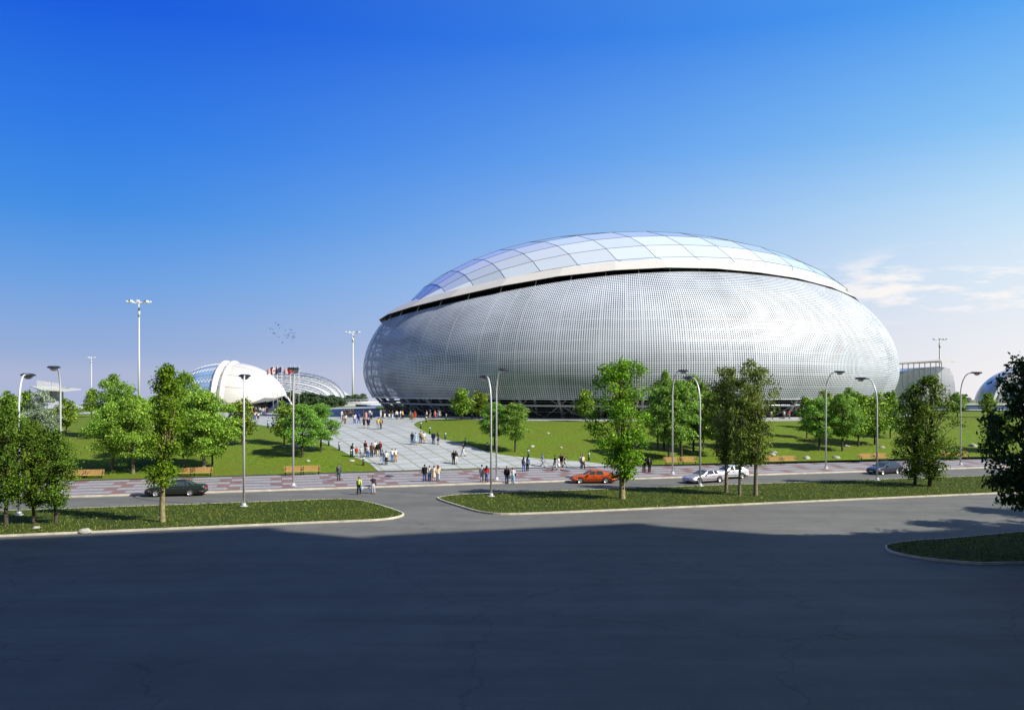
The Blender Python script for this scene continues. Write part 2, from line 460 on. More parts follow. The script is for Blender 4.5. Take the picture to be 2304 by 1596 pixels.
LI = [un(-200, 63.7), gp(600, 1181), gp(760, 1174.5), gp(851, 1171), gp(893, 1165.5), gp(911, 1159), gp(905, 1154), gp(871, 1142), gp(830, 1130.5), gp(788, 1124), gp(720, 1124.5), gp(600, 1130.2), un(-30, 77), un(-200, 77)]
RI = [gp(983, 1121), gp(990, 1126), gp(1020, 1135.5), gp(1070, 1151), gp(1101, 1156), gp(1135, 1157.6), gp(1180, 1156.6), gp(1349, 1150), un(60, 64.2), un(260, 64.2), un(260, 77), gp(1300, 1104), gp(1064, 1112), gp(1010, 1116)]
NI = chaikin([Vector((*p, 0)) for p in (un(80, 47.6), un(52, 46.6), gp(2140, 1213), gp(2040, 1219.5), gp(1993, 1227), gp(1990, 1236), gp(2010, 1246), gp(2080, 1258.5), gp(2147, 1265.6), gp(2230, 1271), un(47, 37.6), un(80, 37.2))], 1)
LI = chaikin([Vector((*p, 0)) for p in LI], 1); RI = chaikin([Vector((*p, 0)) for p in RI], 1)
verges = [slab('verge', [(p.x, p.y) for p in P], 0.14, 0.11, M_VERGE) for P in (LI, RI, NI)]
# pavement between the street and the lawn: kerb, paving, dark drainage strip
BK = [un(-200, 99.2), gp(337, 1076.8, .13), gp(675, 1066, .13), gp(1068, 1054.6, .13), gp(1500, 1047.5, .13), gp(1912, 1039.5, .13), gp(2268, 1031, .13), un(230, 93.5)]
BK[0] = (BK[1][0] - 130*UX, BK[1][1] - 130*UY); BK[-1] = (BK[-2][0] + 130*UX, BK[-2][1] + 130*UY)
fr = [un(-200, 85.4), un(260, 85.4)]
sheet('pavement', [fr[0], fr[1]] + BK[::-1], M_WALK, 0.13, flat)
mb = MB()
x0, y0 = un(-200, 85.28); x1, y1 = un(260, 85.28)
mb.box(((x0 + x1)/2, (y0 + y1)/2, 0.04), (460, 0.32, 0.20), math.atan2(UY, UX))
mb.build('kerb', M_KERB)['kind'] = 'structure'
mb = MB()
for a, b in zip(BK, BK[1:]):
    a, b = Vector((*a, 0)), Vector((*b, 0)); t = (b - a).normalized(); nn = Vector((-t.y, t.x, 0))
    mb.add([a + Vector((0, 0, .02)), b + Vector((0, 0, .02)), b + Vector((0, 0, .19)), a + Vector((0, 0, .19)), a + nn*.35 + Vector((0, 0, .19)), b + nn*.35 + Vector((0, 0, .19)), a + nn*.36 + Vector((0, 0, .0)), b + nn*.36 + Vector((0, 0, .0))],
           [(0, 1, 2, 3), (3, 2, 5, 4), (4, 5, 7, 6)])
mb.build('drain_edge', M_DARK)['kind'] = 'structure'
# plaza
STC = Vector((28.2, 209.0, 0)); SU = Vector((0.9979, -0.0655, 0)); SW = Vector((0.135, 0.9908, 0)); SA, SB = 63.7, 54.0
def ell(phi, a=SA, b=SB, z=0.0): return STC + SU*(a*math.cos(phi)) + SW*(b*math.sin(phi)) + Vector((0, 0, z))
def g2(x, y):
    p = G(x, y); return (p.x, p.y)
bk = lambda t: (BK[2][0]*(1 - t) + BK[3][0]*t - UY*0.3, BK[2][1]*(1 - t) + BK[3][1]*t + UX*0.3)
def on_back(px):
    """point just behind the drainage strip in the direction of picture column px"""
    a = (px - CX)/FV
    for p, q in zip(BK, BK[1:]):
        for i in range(60):
            t = i/60
            x = p[0] + (q[0] - p[0])*t; y = p[1] + (q[1] - p[1])*t
            if x/y >= a: return (x - UY*0.3, y + UX*0.3)
left_edge = chaikin([Vector((*p, 0)) for p in [on_back(846), g2(838, 1047), g2(830, 1040), g2(789, 1024.6), g2(768, 1013), g2(711, 988), g2(660, 973.5), g2(622, 963), g2(566, 953.6), g2(520, 946), g2(430, 938)]], 1)
right_edge = chaikin([Vector((*p, 0)) for p in [on_back(1420), g2(1324, 1038.5), g2(1237, 1033), g2(1150, 1025.6), g2(1120, 1021.5), g2(1072, 1007), g2(1033, 995.6), g2(989, 986), g2(958, 973), g2(936, 960), g2(930, 954), g2(940, 948), g2(962, 944.5), g2(1004, 942.3)]], 1)
ap = [ell(R(a), SA + 4.5, SB + 4.5) for a in range(-104, -30, 4)]
ap = [p for p in ap if p.x > right_edge[-1].x + 1.5]
poly = [(p.x, p.y) for p in left_edge] + [(-78, 190), (-70, 203), (-30, 226), (28, 275), (110, 240)] + [(p.x, p.y) for p in [ell(R(a), SA + 5, SB + 5) for a in (10, -6, -18, -28)]] + [(p.x, p.y) for p in reversed(ap)] + [(p.x, p.y) for p in reversed(right_edge)] + [on_back(x) for x in (1320, 1200, 1068, 950)]
sheet('plaza', poly, M_PLAZA, 0.03, None, CUTS)
# ------------------------------------------------------------------ the big oval arena
def inset(z):
    if z >= 14: return 36*(1 - math.sqrt(max(0.0, 1 - ((z - 14)/24)**2)))
    return 36*(1 - math.sqrt(max(0.0, 1 - ((14 - z)/18.5)**2)))
_t = [(180, 24.9), (204, 25.3), (217, 26.0), (230, 27.2), (237, 28.2), (246, 29.6), (252, 30.6), (259, 31.6), (267, 32.45), (276, 33.1), (287, 33.65), (300, 33.6), (317, 32.9), (324, 32.1), (340, 30.2), (360, 28.9)]
_g = np.interp(np.arange(180, 361), [a for a, z in _t], [z for a, z in _t])
_f = np.concatenate([_g[:0:-1], _g[:-1]])                   # 0..359 degrees, the far side mirrored
_k = np.exp(-(np.arange(-14, 15)/6.0)**2); _k /= _k.sum()
_f = np.convolve(np.concatenate([_f[-14:], _f, _f[:14]]), _k, 'valid')
_f = np.append(_f, _f[0])
def skin_top(p): return float(np.interp(math.degrees(p) % 360.0, np.arange(361), _f))
_vg = [(0, 0.1), (20, 0.3), (60, 0.8), (180, 0.9), (195, 0.9), (232, 1.12), (245, 1.2), (264, 1.0), (285, 0.8), (299, 0.46), (320, 0.2), (345, 0.05), (360, 0.1)]
def visor_gap(p): return float(np.interp(math.degrees(p) % 360.0, [a for a, z in _vg], [z for a, z in _vg]))
def ring(p, ins, z): return ell(p, SA - ins, SB - ins, z)
ZB = 7.9
arena = thing('arena', 'huge oval silver arena wrapped in a perforated metal skin under a faceted shell roof', 'arena', (STC.x, STC.y, 4.0))
def apart(mb, name, mats, smooth=False, parent=None):
    me = mb.mesh(name, mats, smooth)
    me.transform(Matrix.Translation((-STC.x, -STC.y, -4.0)))
    return link(name, me, parent or arena)
# perforated skin: uv counts holes
HC, HR = 880, 62
NCOL, NROW = 352, 34
m = bpy.data.materials.new('perforated_metal'); nt, N, L = nodes(m); b = N['Principled BSDF']
b.inputs['Base Color'].default_value = (0.74, 0.79, 0.85, 1); b.inputs['Metallic'].default_value = 0.2; b.inputs['Roughness'].default_value = 0.6
uv = N.new('ShaderNodeUVMap'); uv.uv_map = 'holes'
fr_ = N.new('ShaderNodeVectorMath'); fr_.operation = 'FRACTION'; L.new(uv.outputs[0], fr_.inputs[0])
sb = N.new('ShaderNodeVectorMath'); sb.operation = 'SUBTRACT'; sb.inputs[1].default_value = (0.5, 0.5, 0); L.new(fr_.outputs[0], sb.inputs[0])
ln = N.new('ShaderNodeVectorMath'); ln.operation = 'LENGTH'; L.new(sb.outputs[0], ln.inputs[0])
nz = N.new('ShaderNodeTexNoise'); nz.inputs['Scale'].default_value = 0.05; nz.inputs['Detail'].default_value = 3; L.new(uv.outputs[0], nz.inputs['Vector'])
rr = N.new('ShaderNodeMapRange'); rr.inputs['From Min'].default_value = 0.3; rr.inputs['From Max'].default_value = 0.7; rr.inputs['To Min'].default_value = 0.31; rr.inputs['To Max'].default_value = 0.39
L.new(nz.outputs['Fac'], rr.inputs['Value'])
# plain vertical seams between the panels: no hole where the column number is a multiple of 18
sx = N.new('ShaderNodeSeparateXYZ'); L.new(uv.outputs[0], sx.inputs[0])
def mt(op, a, b_=None):
    q = N.new('ShaderNodeMath'); q.operation = op
    for i, v in enumerate((a, b_)):
        if v is None: continue
        if isinstance(v, (int, float)): q.inputs[i].default_value = v
        else: L.new(v, q.inputs[i])
    return q.outputs[0]
seam = mt('MULTIPLY', mt('GREATER_THAN', mt('FRACT', mt('DIVIDE', sx.outputs[0], 55.0)), 0.006), mt('GREATER_THAN', mt('FRACT', mt('DIVIDE', sx.outputs[1], 62.0)), 0.004))
hole = mt('MULTIPLY', mt('LESS_THAN', ln.outputs['Value'], rr.outputs[0]), seam)
# each panel is a shade of its own
fl = N.new('ShaderNodeVectorMath'); fl.operation = 'FLOOR'
sc_ = N.new('ShaderNodeVectorMath'); sc_.operation = 'DIVIDE'; sc_.inputs[1].default_value = (18.333, 5.17, 1); L.new(uv.outputs[0], sc_.inputs[0]); L.new(sc_.outputs[0], fl.inputs[0])
wn = N.new('ShaderNodeTexWhiteNoise'); L.new(fl.outputs[0], wn.inputs['Vector'])
vs_ = N.new('ShaderNodeVectorMath'); vs_.operation = 'SCALE'; vs_.inputs[0].default_value = (0.58, 0.635, 0.705)
L.new(mt('ADD', 0.93, mt('MULTIPLY', wn.outputs['Value'], 0.12)), vs_.inputs['Scale']); L.new(vs_.outputs[0], b.inputs['Base Color'])
tr = N.new('ShaderNodeBsdfTransparent'); mx = N.new('ShaderNodeMixShader')
L.new(hole, mx.inputs[0]); L.new(b.outputs[0], mx.inputs[1]); L.new(tr.outputs[0], mx.inputs[2])
L.new(mx.outputs[0], N['Material Output'].inputs['Surface'])
M_SKIN = m
mb = MB()
rows = []
for j in range(NROW + 1):
    r = []
    for i in range(NCOL):
        p = 2*PI*i/NCOL
        z = ZB + (skin_top(p) - ZB)*j/NROW
        r.append(ring(p, inset(z), z))
    rows.append(r)
mb.grid(rows, closed=True)
skin = apart(mb, 'skin', M_SKIN, True)
uvl = skin.data.uv_layers.new(name='holes')
dat = np.zeros((len(skin.data.loops), 2), dtype=np.float32)
k = 0
for j in range(NROW):
    for i in range(NCOL):
        for (di, dj) in ((0, 0), (1, 0), (1, 1), (0, 1)):
            dat[k] = ((i + di)*HC/NCOL, (j + dj)*HR/NROW); k += 1
uvl.data.foreach_set('uv', dat.ravel())
M_STEEL = mat('grey_steel', (0.36, 0.38, 0.40), 0.45, 0.3, var=0.08, scale=1)
M_RIM = mat('pale_rim', (0.62, 0.66, 0.70), 0.4, 0.4)
# rims at the foot and the head of the skin
mb = MB()
for zf, dz, din in ((lambda p: ZB, -0.22, 0.25),):
    a = [[ring(2*PI*i/NCOL, inset(ZB) - 0.06, ZB + 0.1) for i in range(NCOL)], [ring(2*PI*i/NCOL, inset(ZB) - 0.06, ZB - 0.16) for i in range(NCOL)], [ring(2*PI*i/NCOL, inset(ZB) + 0.5, ZB - 0.16) for i in range(NCOL)]]
    mb.grid(a, closed=True)
apart(mb, 'skin_rim', M_RIM)
# inner glazed wall seen through the holes and under the skin
M_INNER = mat('inner_glass_wall', (0.022, 0.027, 0.034), 0.25, 0.0, 0.5, var=0.5, scale=0.2)
mb = MB()
rows = []
for j in range(18):
    r = []
    for i in range(120):
        p = 2*PI*i/120
        z = 4.0 + (skin_top(p) + 1.2 - 4.0)*j/17
        r.append(ring(p, inset(z) + (6.5 if z < 9 else 3.2 + 3.3*max(0, (12 - z)/3)), z))
    rows.append(r)
mb.grid(rows, closed=True)
apart(mb, 'inner_wall', M_INNER, True)
M_SLAT = mat('louvre_slats', (0.50, 0.51, 0.52), 0.5, 0.2)
mb = MB()
for z in (4.35, 4.8, 5.25, 5.7, 6.15, 6.7, 7.2, 7.7, 8.2):
    ri = inset(z) + 5.9
    a = []
    for (o, dz) in ((0, -0.055), (0, 0.055), (0.3, 0.055), (0.3, -0.055), (0, -0.055)):
        a.append([ring(2*PI*i/160, ri + o, z + dz) for i in range(160)])
    mb.grid(a, closed=True, flip=True)
apart(mb, 'louvre', M_SLAT)
# floor slabs behind the skin catch the light through the holes
mb = MB()
for z in (8.4, 12.6, 16.8, 21.0, 25.0):
    mb.grid([[ring(2*PI*i/120, inset(z) + o, z) for i in range(120)] for o in (0.8, 3.4)], closed=True)
apart(mb, 'gallery_floor', mat('gallery_concrete', (0.30, 0.30, 0.30), 0.8))
M_IN2 = mat('inner_frame_pale', (0.20, 0.21, 0.225), 0.5)
mb = MB()
for z in (10.2, 12.6, 14.7, 16.8, 18.9, 21.0, 23.0):
    mb.grid([[ring(2*PI*i/160, inset(z) + 0.75, z + dz) for i in range(160)] for dz in (-0.16, 0.16)], closed=True)
apart(mb, 'inner_frame', M_IN2)
for k in range(48):
    p = 2*PI*(k + 0.4)/48
    if math.sin(p) > 0.45: continue
    mb = MB()
    zt_ = skin_top(p)
    mb.tube([ring(p, inset(ZB + (zt_ - ZB)*t/10) + 0.7, ZB + (zt_ - ZB)*t/10) for t in range(11)], 0.16, 5)
    apart(mb, 'inner_rib', M_IN2)
# leaning columns with braces
NB = 48
ib = inset(ZB)
for k in range(NB):
    p = 2*PI*(k + 0.4)/NB
    if math.sin(p) > 0.45: continue
    q = p + 2*PI/NB
    dp = 0.028
    mb = MB()
    mb.tube([ring(p, 6.4, 3.9), ring(p, ib + 0.45, ZB + 0.3)], 0.30, 8)
    mb.tube([ring(p + dp*1.2, 6.9, 3.9), ring(p + dp*1.6, ib + 1.7, ZB + 0.3)], 0.24, 8)
    mb.tube([ring(p + dp*0.2, 6.6, 5.0), ring(p + dp*1.4, ib + 1.6, 6.6)], 0.12, 6)
    apart(mb, 'column', M_STEEL, True)
    mb = MB()
    f = lambda t, z: ring(p + (q - p)*t, 6.4 + (ib + 0.45 - 6.4)*(z - 3.9)/(ZB - 3.6) - 0.05, z)
    mb.tube([f(0.05, 6.5), f(0.53, 4.1)], 0.11, 6); mb.tube([f(0.97, 6.5), f(0.47, 4.1)], 0.11, 6)
    mb.tube([f(0.03, 6.7), f(0.2, 7.8)], 0.09, 6); mb.tube([f(0.97, 6.7), f(0.8, 7.8)], 0.09, 6)
    apart(mb, 'brace', M_STEEL, True)
mb = MB()
pts = [ring(2*PI*i/240, 6.4 + (ib + 0.45 - 6.4)*(6.6 - 3.9)/(ZB - 3.6) - 0.2, 6.6) for i in range(241)]
mb.tube(pts, 0.22, 8, caps=False)
pts = [ring(2*PI*i/240, 7.6, 5.3) for i in range(241)]
mb.tube(pts, 0.12, 6, caps=False)
apart(mb, 'ring_beam', mat('ring_beam_steel', (0.5, 0.52, 0.56), 0.35, 0.5), True)
# low plinth
mb = MB()
mb.grid([[ring(2*PI*i/120, o, z) for i in range(120)] for o, z in ((3.6, 3.98), (3.6, 4.22), (6.2, 4.22))], closed=True)
apart(mb, 'plinth', mat('plinth_stone', (0.42, 0.43, 0.44), 0.8, var=0.15, scale=1))
# visor
M_VISOR = mat('visor_cladding', (0.70, 0.67, 0.62), 0.55, 0.1, var=0.05, scale=0.6)
NV = 30
def vis(p):
    zt = skin_top(p); gap = visor_gap(p)
    return zt, inset(zt), gap
vp = [2*PI*(i + 0.3)/NV for i in range(NV)]
lo, up, inn = [], [], []
for p in vp:
    zt, it, gap = vis(p)
    lo.append(ring(p, it - 0.55, zt + gap)); up.append(ring(p, it + 2.2, zt + gap + 2.05)); inn.append(ring(p, it + 6.5, zt + gap + 1.9))
mb = MB()
mb.grid([lo, up, inn], closed=True)
apart(mb, 'visor', M_VISOR)
mb = MB()
so_ = [ring(p, vis(p)[1] + 5.0, vis(p)[0] + vis(p)[2] + 0.5) for p in vp]
mb.grid([[q + Vector((0, 0, -0.01)) for q in lo], so_], closed=True, flip=True)
apart(mb, 'soffit', mat('soffit_dark', (0.05, 0.052, 0.06), 0.5))
for k in range(NB):
    p = 2*PI*(k + 0.4)/NB
    if math.sin(p) > 0.35: continue
    zt, it, gap = vis(p)
    mb = MB(); mb.tube([ring(p, it + 0.15, zt - 0.2), ring(p, it + 1.2, zt + gap + 0.9)], 0.11, 6)
    apart(mb, 'visor_strut', M_RIM)
# faceted shell roof
m = bpy.data.materials.new('roof_glass'); nt, N, L = nodes(m); b = N['Principled BSDF']
b.inputs['Base Color'].default_value = (0.62, 0.70, 0.80, 1); b.inputs['Roughness'].default_value = 0.05; b.inputs['Metallic'].default_value = 0.48
b.inputs['Specular IOR Level'].default_value = 0.8
at = N.new('ShaderNodeAttribute'); at.attribute_name = 'shade'
vs_ = N.new('ShaderNodeVectorMath'); vs_.operation = 'SCALE'; vs_.inputs[0].default_value = (0.90, 0.98, 1.0)
L.new(at.outputs['Fac'], vs_.inputs['Scale']); L.new(vs_.outputs[0], b.inputs['Base Color'])
M_ROOF = m
AL = R(22)
DA, DB, DH, DZ = 57.0, 42.8, 25.0, 22.5
def dome(t, th):
    s = math.sqrt(max(0.0, 1 - t*t))
    x, y, z = t, -s*math.cos(th), s*math.sin(th)
    x2 = x*math.cos(AL) - y*math.sin(AL); y2 = x*math.sin(AL) + y*math.cos(AL)
    px, py, pz = (DA*x2 + 0.8), DB*y2, DZ + DH*z
    ph = math.atan2(py/SB, px/SA)
    zt, it, gap = vis(ph)
    zu = zt + gap + 2.05
    if pz < zu:
        q = ring(ph, it + 2.9, zu - 0.25)
        return q
    return STC + SU*px + SW*py + Vector((0, 0, pz))
ths = [R(a) for a in (14, 26, 36, 46, 57, 69, 83, 100, 120, 145, 172)]
ts = [-math.cos(PI*(0.02 + 0.96*i/27)) for i in range(28)]
mb = MB(); sm = MB(); shade = []
rnd = random.Random(5)
NT = 21
def station(i, j):
    return -math.cos(PI*min(1, max(0, 0.015 + 0.97*i/NT)))
for j in range(len(ths) - 1):
    tl = sorted(set([-0.9995] + [station(i, j) for i in range(NT + 1)] + [0.9995]))
    for i in range(len(tl) - 1):
        q = [dome(tl[i], ths[j]), dome(tl[i + 1], ths[j]), dome(tl[i + 1], ths[j + 1]), dome(tl[i], ths[j + 1])]
        c = sum(q, Vector())/4
        qq = [p + (c - p).normalized()*0.015 for p in q]
        mb.add(qq, [(0, 1, 2, 3)]); shade.append(0.90 + 0.14*rnd.random())
        nn = (c - Vector((STC.x, STC.y, 18))).normalized()*0.02
        if abs(tl[i]) > 0.975 or abs(tl[i + 1]) > 0.975: continue
        if j > 0: sm.tube([q[0] + nn, q[1] + nn], 0.042, 4, caps=False)
        sm.tube([q[0] + nn, q[3] + nn], 0.042, 4, caps=False)
roof = apart(mb, 'roof', M_ROOF)
a_ = roof.data.attributes.new('shade', 'FLOAT', 'FACE'); a_.data.foreach_set('value', shade)
apart(sm, 'roof_seam', mat('roof_seam_dark', (0.03, 0.035, 0.045), 0.5), False, roof)
# ------------------------------------------------------------------ distant buildings
def tri_box(mb, pts, th):
    """thin plate from a polygon, th thick downwards"""
    n = len(pts)
    mb.add([*pts, *[(p[0], p[1], p[2] - th) for p in pts]], [tuple(range(n)), tuple(range(2*n - 1, n - 1, -1))] + [(i, i + n, (i + 1) % n + n, (i + 1) % n) for i in range(n)])
M_SHELL = mat('shell_membrane', (0.90, 0.87, 0.80), 0.38, 0.35, var=0.05, scale=0.15)
M_GLASSD = mat('dark_glass', (0.03, 0.04, 0.05), 0.15, 0.0, 0.8)
M_PALEW = mat('pale_wall', (0.42, 0.46, 0.44), 0.7, var=0.06, scale=0.5)
M_TAN = mat('tan_rim', (0.55, 0.49, 0.40), 0.7)
# white shell pavilion
SC = D(517, 872, 228); sx, sy = SC.x, SC.y
root = thing('shell_pavilion', 'white seashell shaped hall with a twin ridge over its top and a dark canopied entrance', 'pavilion', (sx, sy, 4.0))
def sh(t, th, k=1.0):
    s = max(0.0, 1 - abs(t)**2.1)**0.5
    bump = 0.65*(math.exp(-((t + 0.05)/0.028)**4) + math.exp(-((t - 0.095)/0.03)**4)) - 0.35*math.exp(-((t - 0.025)/0.025)**2)
    wav = 0.12*math.sin(th*9)*s
    rr = 1 + (bump*s*(0.6 + 0.4*math.sin(th)) + 0*wav)/11
    lift = 1.5*max(0.0, (t - 0.35)/0.65)**1.2
    y = -12.0*s*math.cos(th)*rr*k
    z = 5.8 - 4.0 + lift*(1 - math.sin(th)) + 11.0*s*math.sin(th)*rr*k
    return Vector((15.2*t, y, z))
mb = MB()
T = [-1 + 2*i/100 for i in range(101)]
mb.grid([[sh(t, R(2 + 176*j/28)) for t in T] for j in range(29)])
shell = mb.build('shell', [M_SHELL, mat('shell_blue_glass', (0.34, 0.52, 0.82), 0.2, 0.3, var=0.15, scale=0.25)], root, True)
for pl in shell.data.polygons:
    if pl.center.x < -0.075*15.2: pl.material_index = 1
for th in (14, 34, 56, 74):
    mb = MB()
    ww = [sh(-0.97 + 0.89*i/30, R(th + (3 if i % 2 else -3)), 1.003) for i in range(31)]
    mb.tube(ww, 0.06, 4, caps=False)
    for o_ in (-3, 3): mb.tube([sh(-0.97 + 0.89*i/30, R(th + o_), 1.003) for i in range(31)], 0.06, 4, caps=False)
    mb.build('shell_truss', M_WHITE, shell)
mb = MB()
mb.tube([sh(t, R(1)) + Vector((0, 0.1, -0.1)) for t in T[::2]], [0.05 + 0.45*max(0, t) for t in T[::2]], 6)
mb.build('shell_rim', M_TAN, root, True)
sm = MB()
for th in (24, 44, 66):
    sm.tube([sh(t, R(th), 1.004) for t in T[2:-2]], 0.035, 4, caps=False)
sm.build('seam', mat('membrane_seam', (0.5, 0.5, 0.5), 0.6), shell)
mb = MB()
arc = [Vector((13.2*math.sin(a), -10.0*math.cos(a), 0)) for a in [R(-85 + 5*i) for i in range(33)]]
mb.grid([[p for p in arc], [p + Vector((0, 0, 1.6)) for p in arc]], flip=False)
mb.build('base_wall', M_PALEW, root)
mb = MB()
mb.grid([[p*0.97 + Vector((0, 0, 1.6)) for p in arc], [p*0.97 + Vector((0, 0, 4.2)) for p in arc]])
mb.build('window_band', M_GLASSD, root)
mb = MB()
e = lambda x, y, d=217.0: D(x, y, d) - Vector((sx, sy, 4.0))
tri_box(mb, [e(560, 909), e(595, 893.5, 219), e(618, 895, 220), e(636, 890, 222), e(622, 897, 215), e(600, 902, 214)], 0.25)
mb.build('entrance_canopy', mat('canopy_dark', (0.16, 0.16, 0.165), 0.6), root)
mb = MB()
mb.add([e(596, 905), e(640, 890, 221), e(652, 905, 222), e(655, 925, 222), e(600, 927, 217), e(618, 896, 222)], [(0, 4, 3, 2, 1, 5)])
mb.build('entrance_glass', mat('entrance_glass', (0.03, 0.04, 0.10), 0.2), root)
mb = MB()
tri_box(mb, [e(640, 889, 224), e(648, 891, 224), e(662, 914, 226), e(650, 914, 226)], 0.6)
mb.build('entrance_fin', M_WHITE, root)
# truss roofed hall
hx, hy = D(690, 872, 330).x, 315.0
root = thing('truss_hall', 'long white hall with rounded end and exposed lattice trusses arching over its roof', 'hall', (hx, hy, 4.0))
M_MEMB = mat('hall_membrane', (0.50, 0.51, 0.51), 0.5, var=0.08, scale=0.1)
M_TRUSS = mat('truss_steel', (0.15, 0.19, 0.27), 0.5)
tops = [(330, 15.6, 778), (322, 14.5, 770), (314, 13.1, 757), (306, 11.5, 742), (298, 10.2, 725), (290, 8.9, 706)]
def arch(j, s, dz=0.0):
    """s from 0 (far end) to 1 (rounded end)"""
    k = min(int(j), 4); f = j - k
    d, zt, xr = [tops[k][i]*(1 - f) + tops[k + 1][i]*f for i in range(3)]
    xe = (xr - CX)/FV*d
    a = 26.5; xc = xe - a
    t = -1 + 2*s
    # even spacing along the superellipse
    th = PI*(1 - s)
    c, si = math.cos(th), math.sin(th)
    x = xc + a*math.copysign(abs(c)**(2/2.6), c)
    z = (zt - 4.0)*abs(si)**(2/2.2)*(1.0 - 0.10*(x < xc)*((xc - x)/a)) + dz
    return Vector((x - hx, d - hy, z))
mb = MB()
S = [i/44 for i in range(45)]
mb.grid([[arch(j/3, s, -0.45 + 0.25*abs(math.sin(PI*j/3))) for s in S] for j in range(16)], flip=True)
mb.build('roof', M_MEMB, root, True)
mb = MB()
back = [arch(0, s, -0.4) for s in S]
mb.grid([[p + Vector((0, 26, -0.55*p.z)) for p in back], back], flip=True)
mb.build('rear_roof', M_MEMB, root, True)
for j in range(6):
    mb = MB()
    up = [arch(j, s, 0.55) for s in S]; dn = [arch(j, s*0.985 + 0.004, -0.35) for s in S]
    mb.tube(up, 0.17, 4, caps=False); mb.tube(dn, 0.17, 4, caps=False)
    for i in range(44):
        mb.tube([up[i], dn[i + 1]] if i % 2 else [dn[i], up[i + 1]], 0.11, 3, caps=False)
    mb.build('truss', M_TRUSS, root)
mb = MB()
fr5 = [arch(5, s, -0.5) for s in S[6:]]
mb.grid([[p + Vector((0, -2.0, 0)) for p in fr5], [Vector((p.x, p.y - 3.5, 0)) for p in fr5]], flip=True)
mb.build('glass_front', mat('hall_blue_glass', (0.08, 0.16, 0.34), 0.2, 0.2), root)
mb = MB(); mb.box((0, -14, 0.4), (74, 50, 0.8)); mb.build('podium', M_WHITE, root)
# canopy pavilion at far left
px_, py_ = D(120, 872, 258).x, 258.0
root = thing('fin_pavilion', 'pale pavilion under a thin flat canopy pierced by a row of tall white fins', 'pavilion', (px_, py_, 4.0))
e = lambda x, y, d=258.0: D(x, y, d) - Vector((px_, py_, 4.0))
M_PAV = mat('pavilion_cladding', (0.52, 0.57, 0.53), 0.7, var=0.12, scale=0.6)
mb = MB(); tri_box(mb, [e(67, 868, 262), e(140, 868.5, 268), e(183, 874.5, 256), e(140, 879, 250), e(92, 876, 250)], 0.18); mb.build('canopy', mat('canopy_pale', (0.50, 0.52, 0.47), 0.6), root)
mb = MB()
c = e(118, 889, 258); mb.box((c.x, 0, c.z), (37*.136, 3.5, 19.5*.136)); mb.build('block', M_PAV, root)
mb = MB()
for i in range(4):
    z = e(0, 882 + i*4.5).z
    mb.box((c.x, -1.77, z), (37*.136, 0.06, 0.06))
mb.build('block_trim', mat('block_lines', (0.2, 0.22, 0.2), 0.7), root)
for i in range(24):
    if i == 14: continue
    x = 84*0 + 84 + i*(136 - 84)/23
    top = 855 + (862 - 855)*i/23
    a, b_ = e(x, top, 255.0), e(x, 900, 255.0)
    mb = MB(); mb.box((a.x, a.y, (a.z + b_.z)/2), (0.11, 0.11, a.z - b_.z)); mb.build('fin', M_WHITE, root)
mb = MB()
q = [e(60, 926, 246), e(190, 926, 246), e(190, 926, 268), e(60, 926, 268)]; t_ = [e(96, 899, 254), e(140, 899, 254), e(140, 899, 262), e(96, 899, 262)]
for p in q: p.z = -0.05
mb.add(q + t_, [(0, 1, 5, 4), (1, 2, 6, 5), (2, 3, 7, 6), (3, 0, 4, 7), (4, 5, 6, 7)])
mb.build('stepped_base', mat('stepped_stone', (0.42, 0.44, 0.52), 0.8, var=0.1, scale=0.8), root)
# glass vault hall on the far side of the arena, with a canopy on posts
vx, vy = D(2085, 872, 330).x, 330.0
root = thing('vault_hall', 'hazy glass vaulted hall with a long roof canopy carried on posts above it', 'hall', (vx, vy, 3.5))
e = lambda x, y, d=330.0: D(x, y, d) - Vector((vx, vy, 3.5))
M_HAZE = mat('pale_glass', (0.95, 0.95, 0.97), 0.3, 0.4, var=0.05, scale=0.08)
prof = chaikin([e(1960, 906), e(1966, 880), e(1985, 860), e(2010, 845), e(2050, 833), e(2095, 826), e(2127, 824.5), e(2140, 833), e(2147, 853), e(2150, 884), e(2150, 908)], 2)
mb = MB(); mb.grid([[p + Vector((0, 0, 0)) for p in prof], [p + Vector((0, 34, 0)) for p in prof]])
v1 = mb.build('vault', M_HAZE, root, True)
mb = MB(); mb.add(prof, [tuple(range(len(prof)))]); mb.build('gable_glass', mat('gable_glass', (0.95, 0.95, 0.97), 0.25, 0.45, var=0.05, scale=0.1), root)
mb = MB()
for z in (1.0, 2.6, 4.2, 5.8, 7.4):
    mb.box((e(2070, 0).x, -0.06, z), (24, 0.08, 0.12))
mb.build('glazing_bar', M_HAZE, root)
for k in range(7):
    i = 8 + k*4
    if i < len(prof):
        mb = MB(); mb.tube([prof[i] + Vector((0, -0.1, 0.05)), prof[i] + Vector((0, 34, 0.05))], 0.12, 4); mb.build('vault_rib', mat('rib_grey', (0.58, 0.61, 0.66), 0.6) if k == 0 else bpy.data.materials['rib_grey'], v1)
mb = MB()
top = [e(1990, 816.5, 318), e(2117, 808.5, 322), e(2150, 810.5, 326), e(2120, 811.5, 338), e(1990, 818, 345)]
tri_box(mb, top, 0.5)
mb.add([e(2117, 810.5, 322), e(2150, 811, 326), e(2120, 818, 322.3), e(2096, 812, 322)], [(0, 1, 2, 3)])
mb.build('canopy', mat('canopy_grey', (0.55, 0.55, 0.56), 0.6), root)
for k in range(9):
    a = e(2018 + k*12.5, 813.5, 327); 
    mb = MB(); mb.box((a.x, a.y, (a.z + 7)/2), (0.22, 0.22, a.z - 7)); mb.build('post', M_RIM, root)
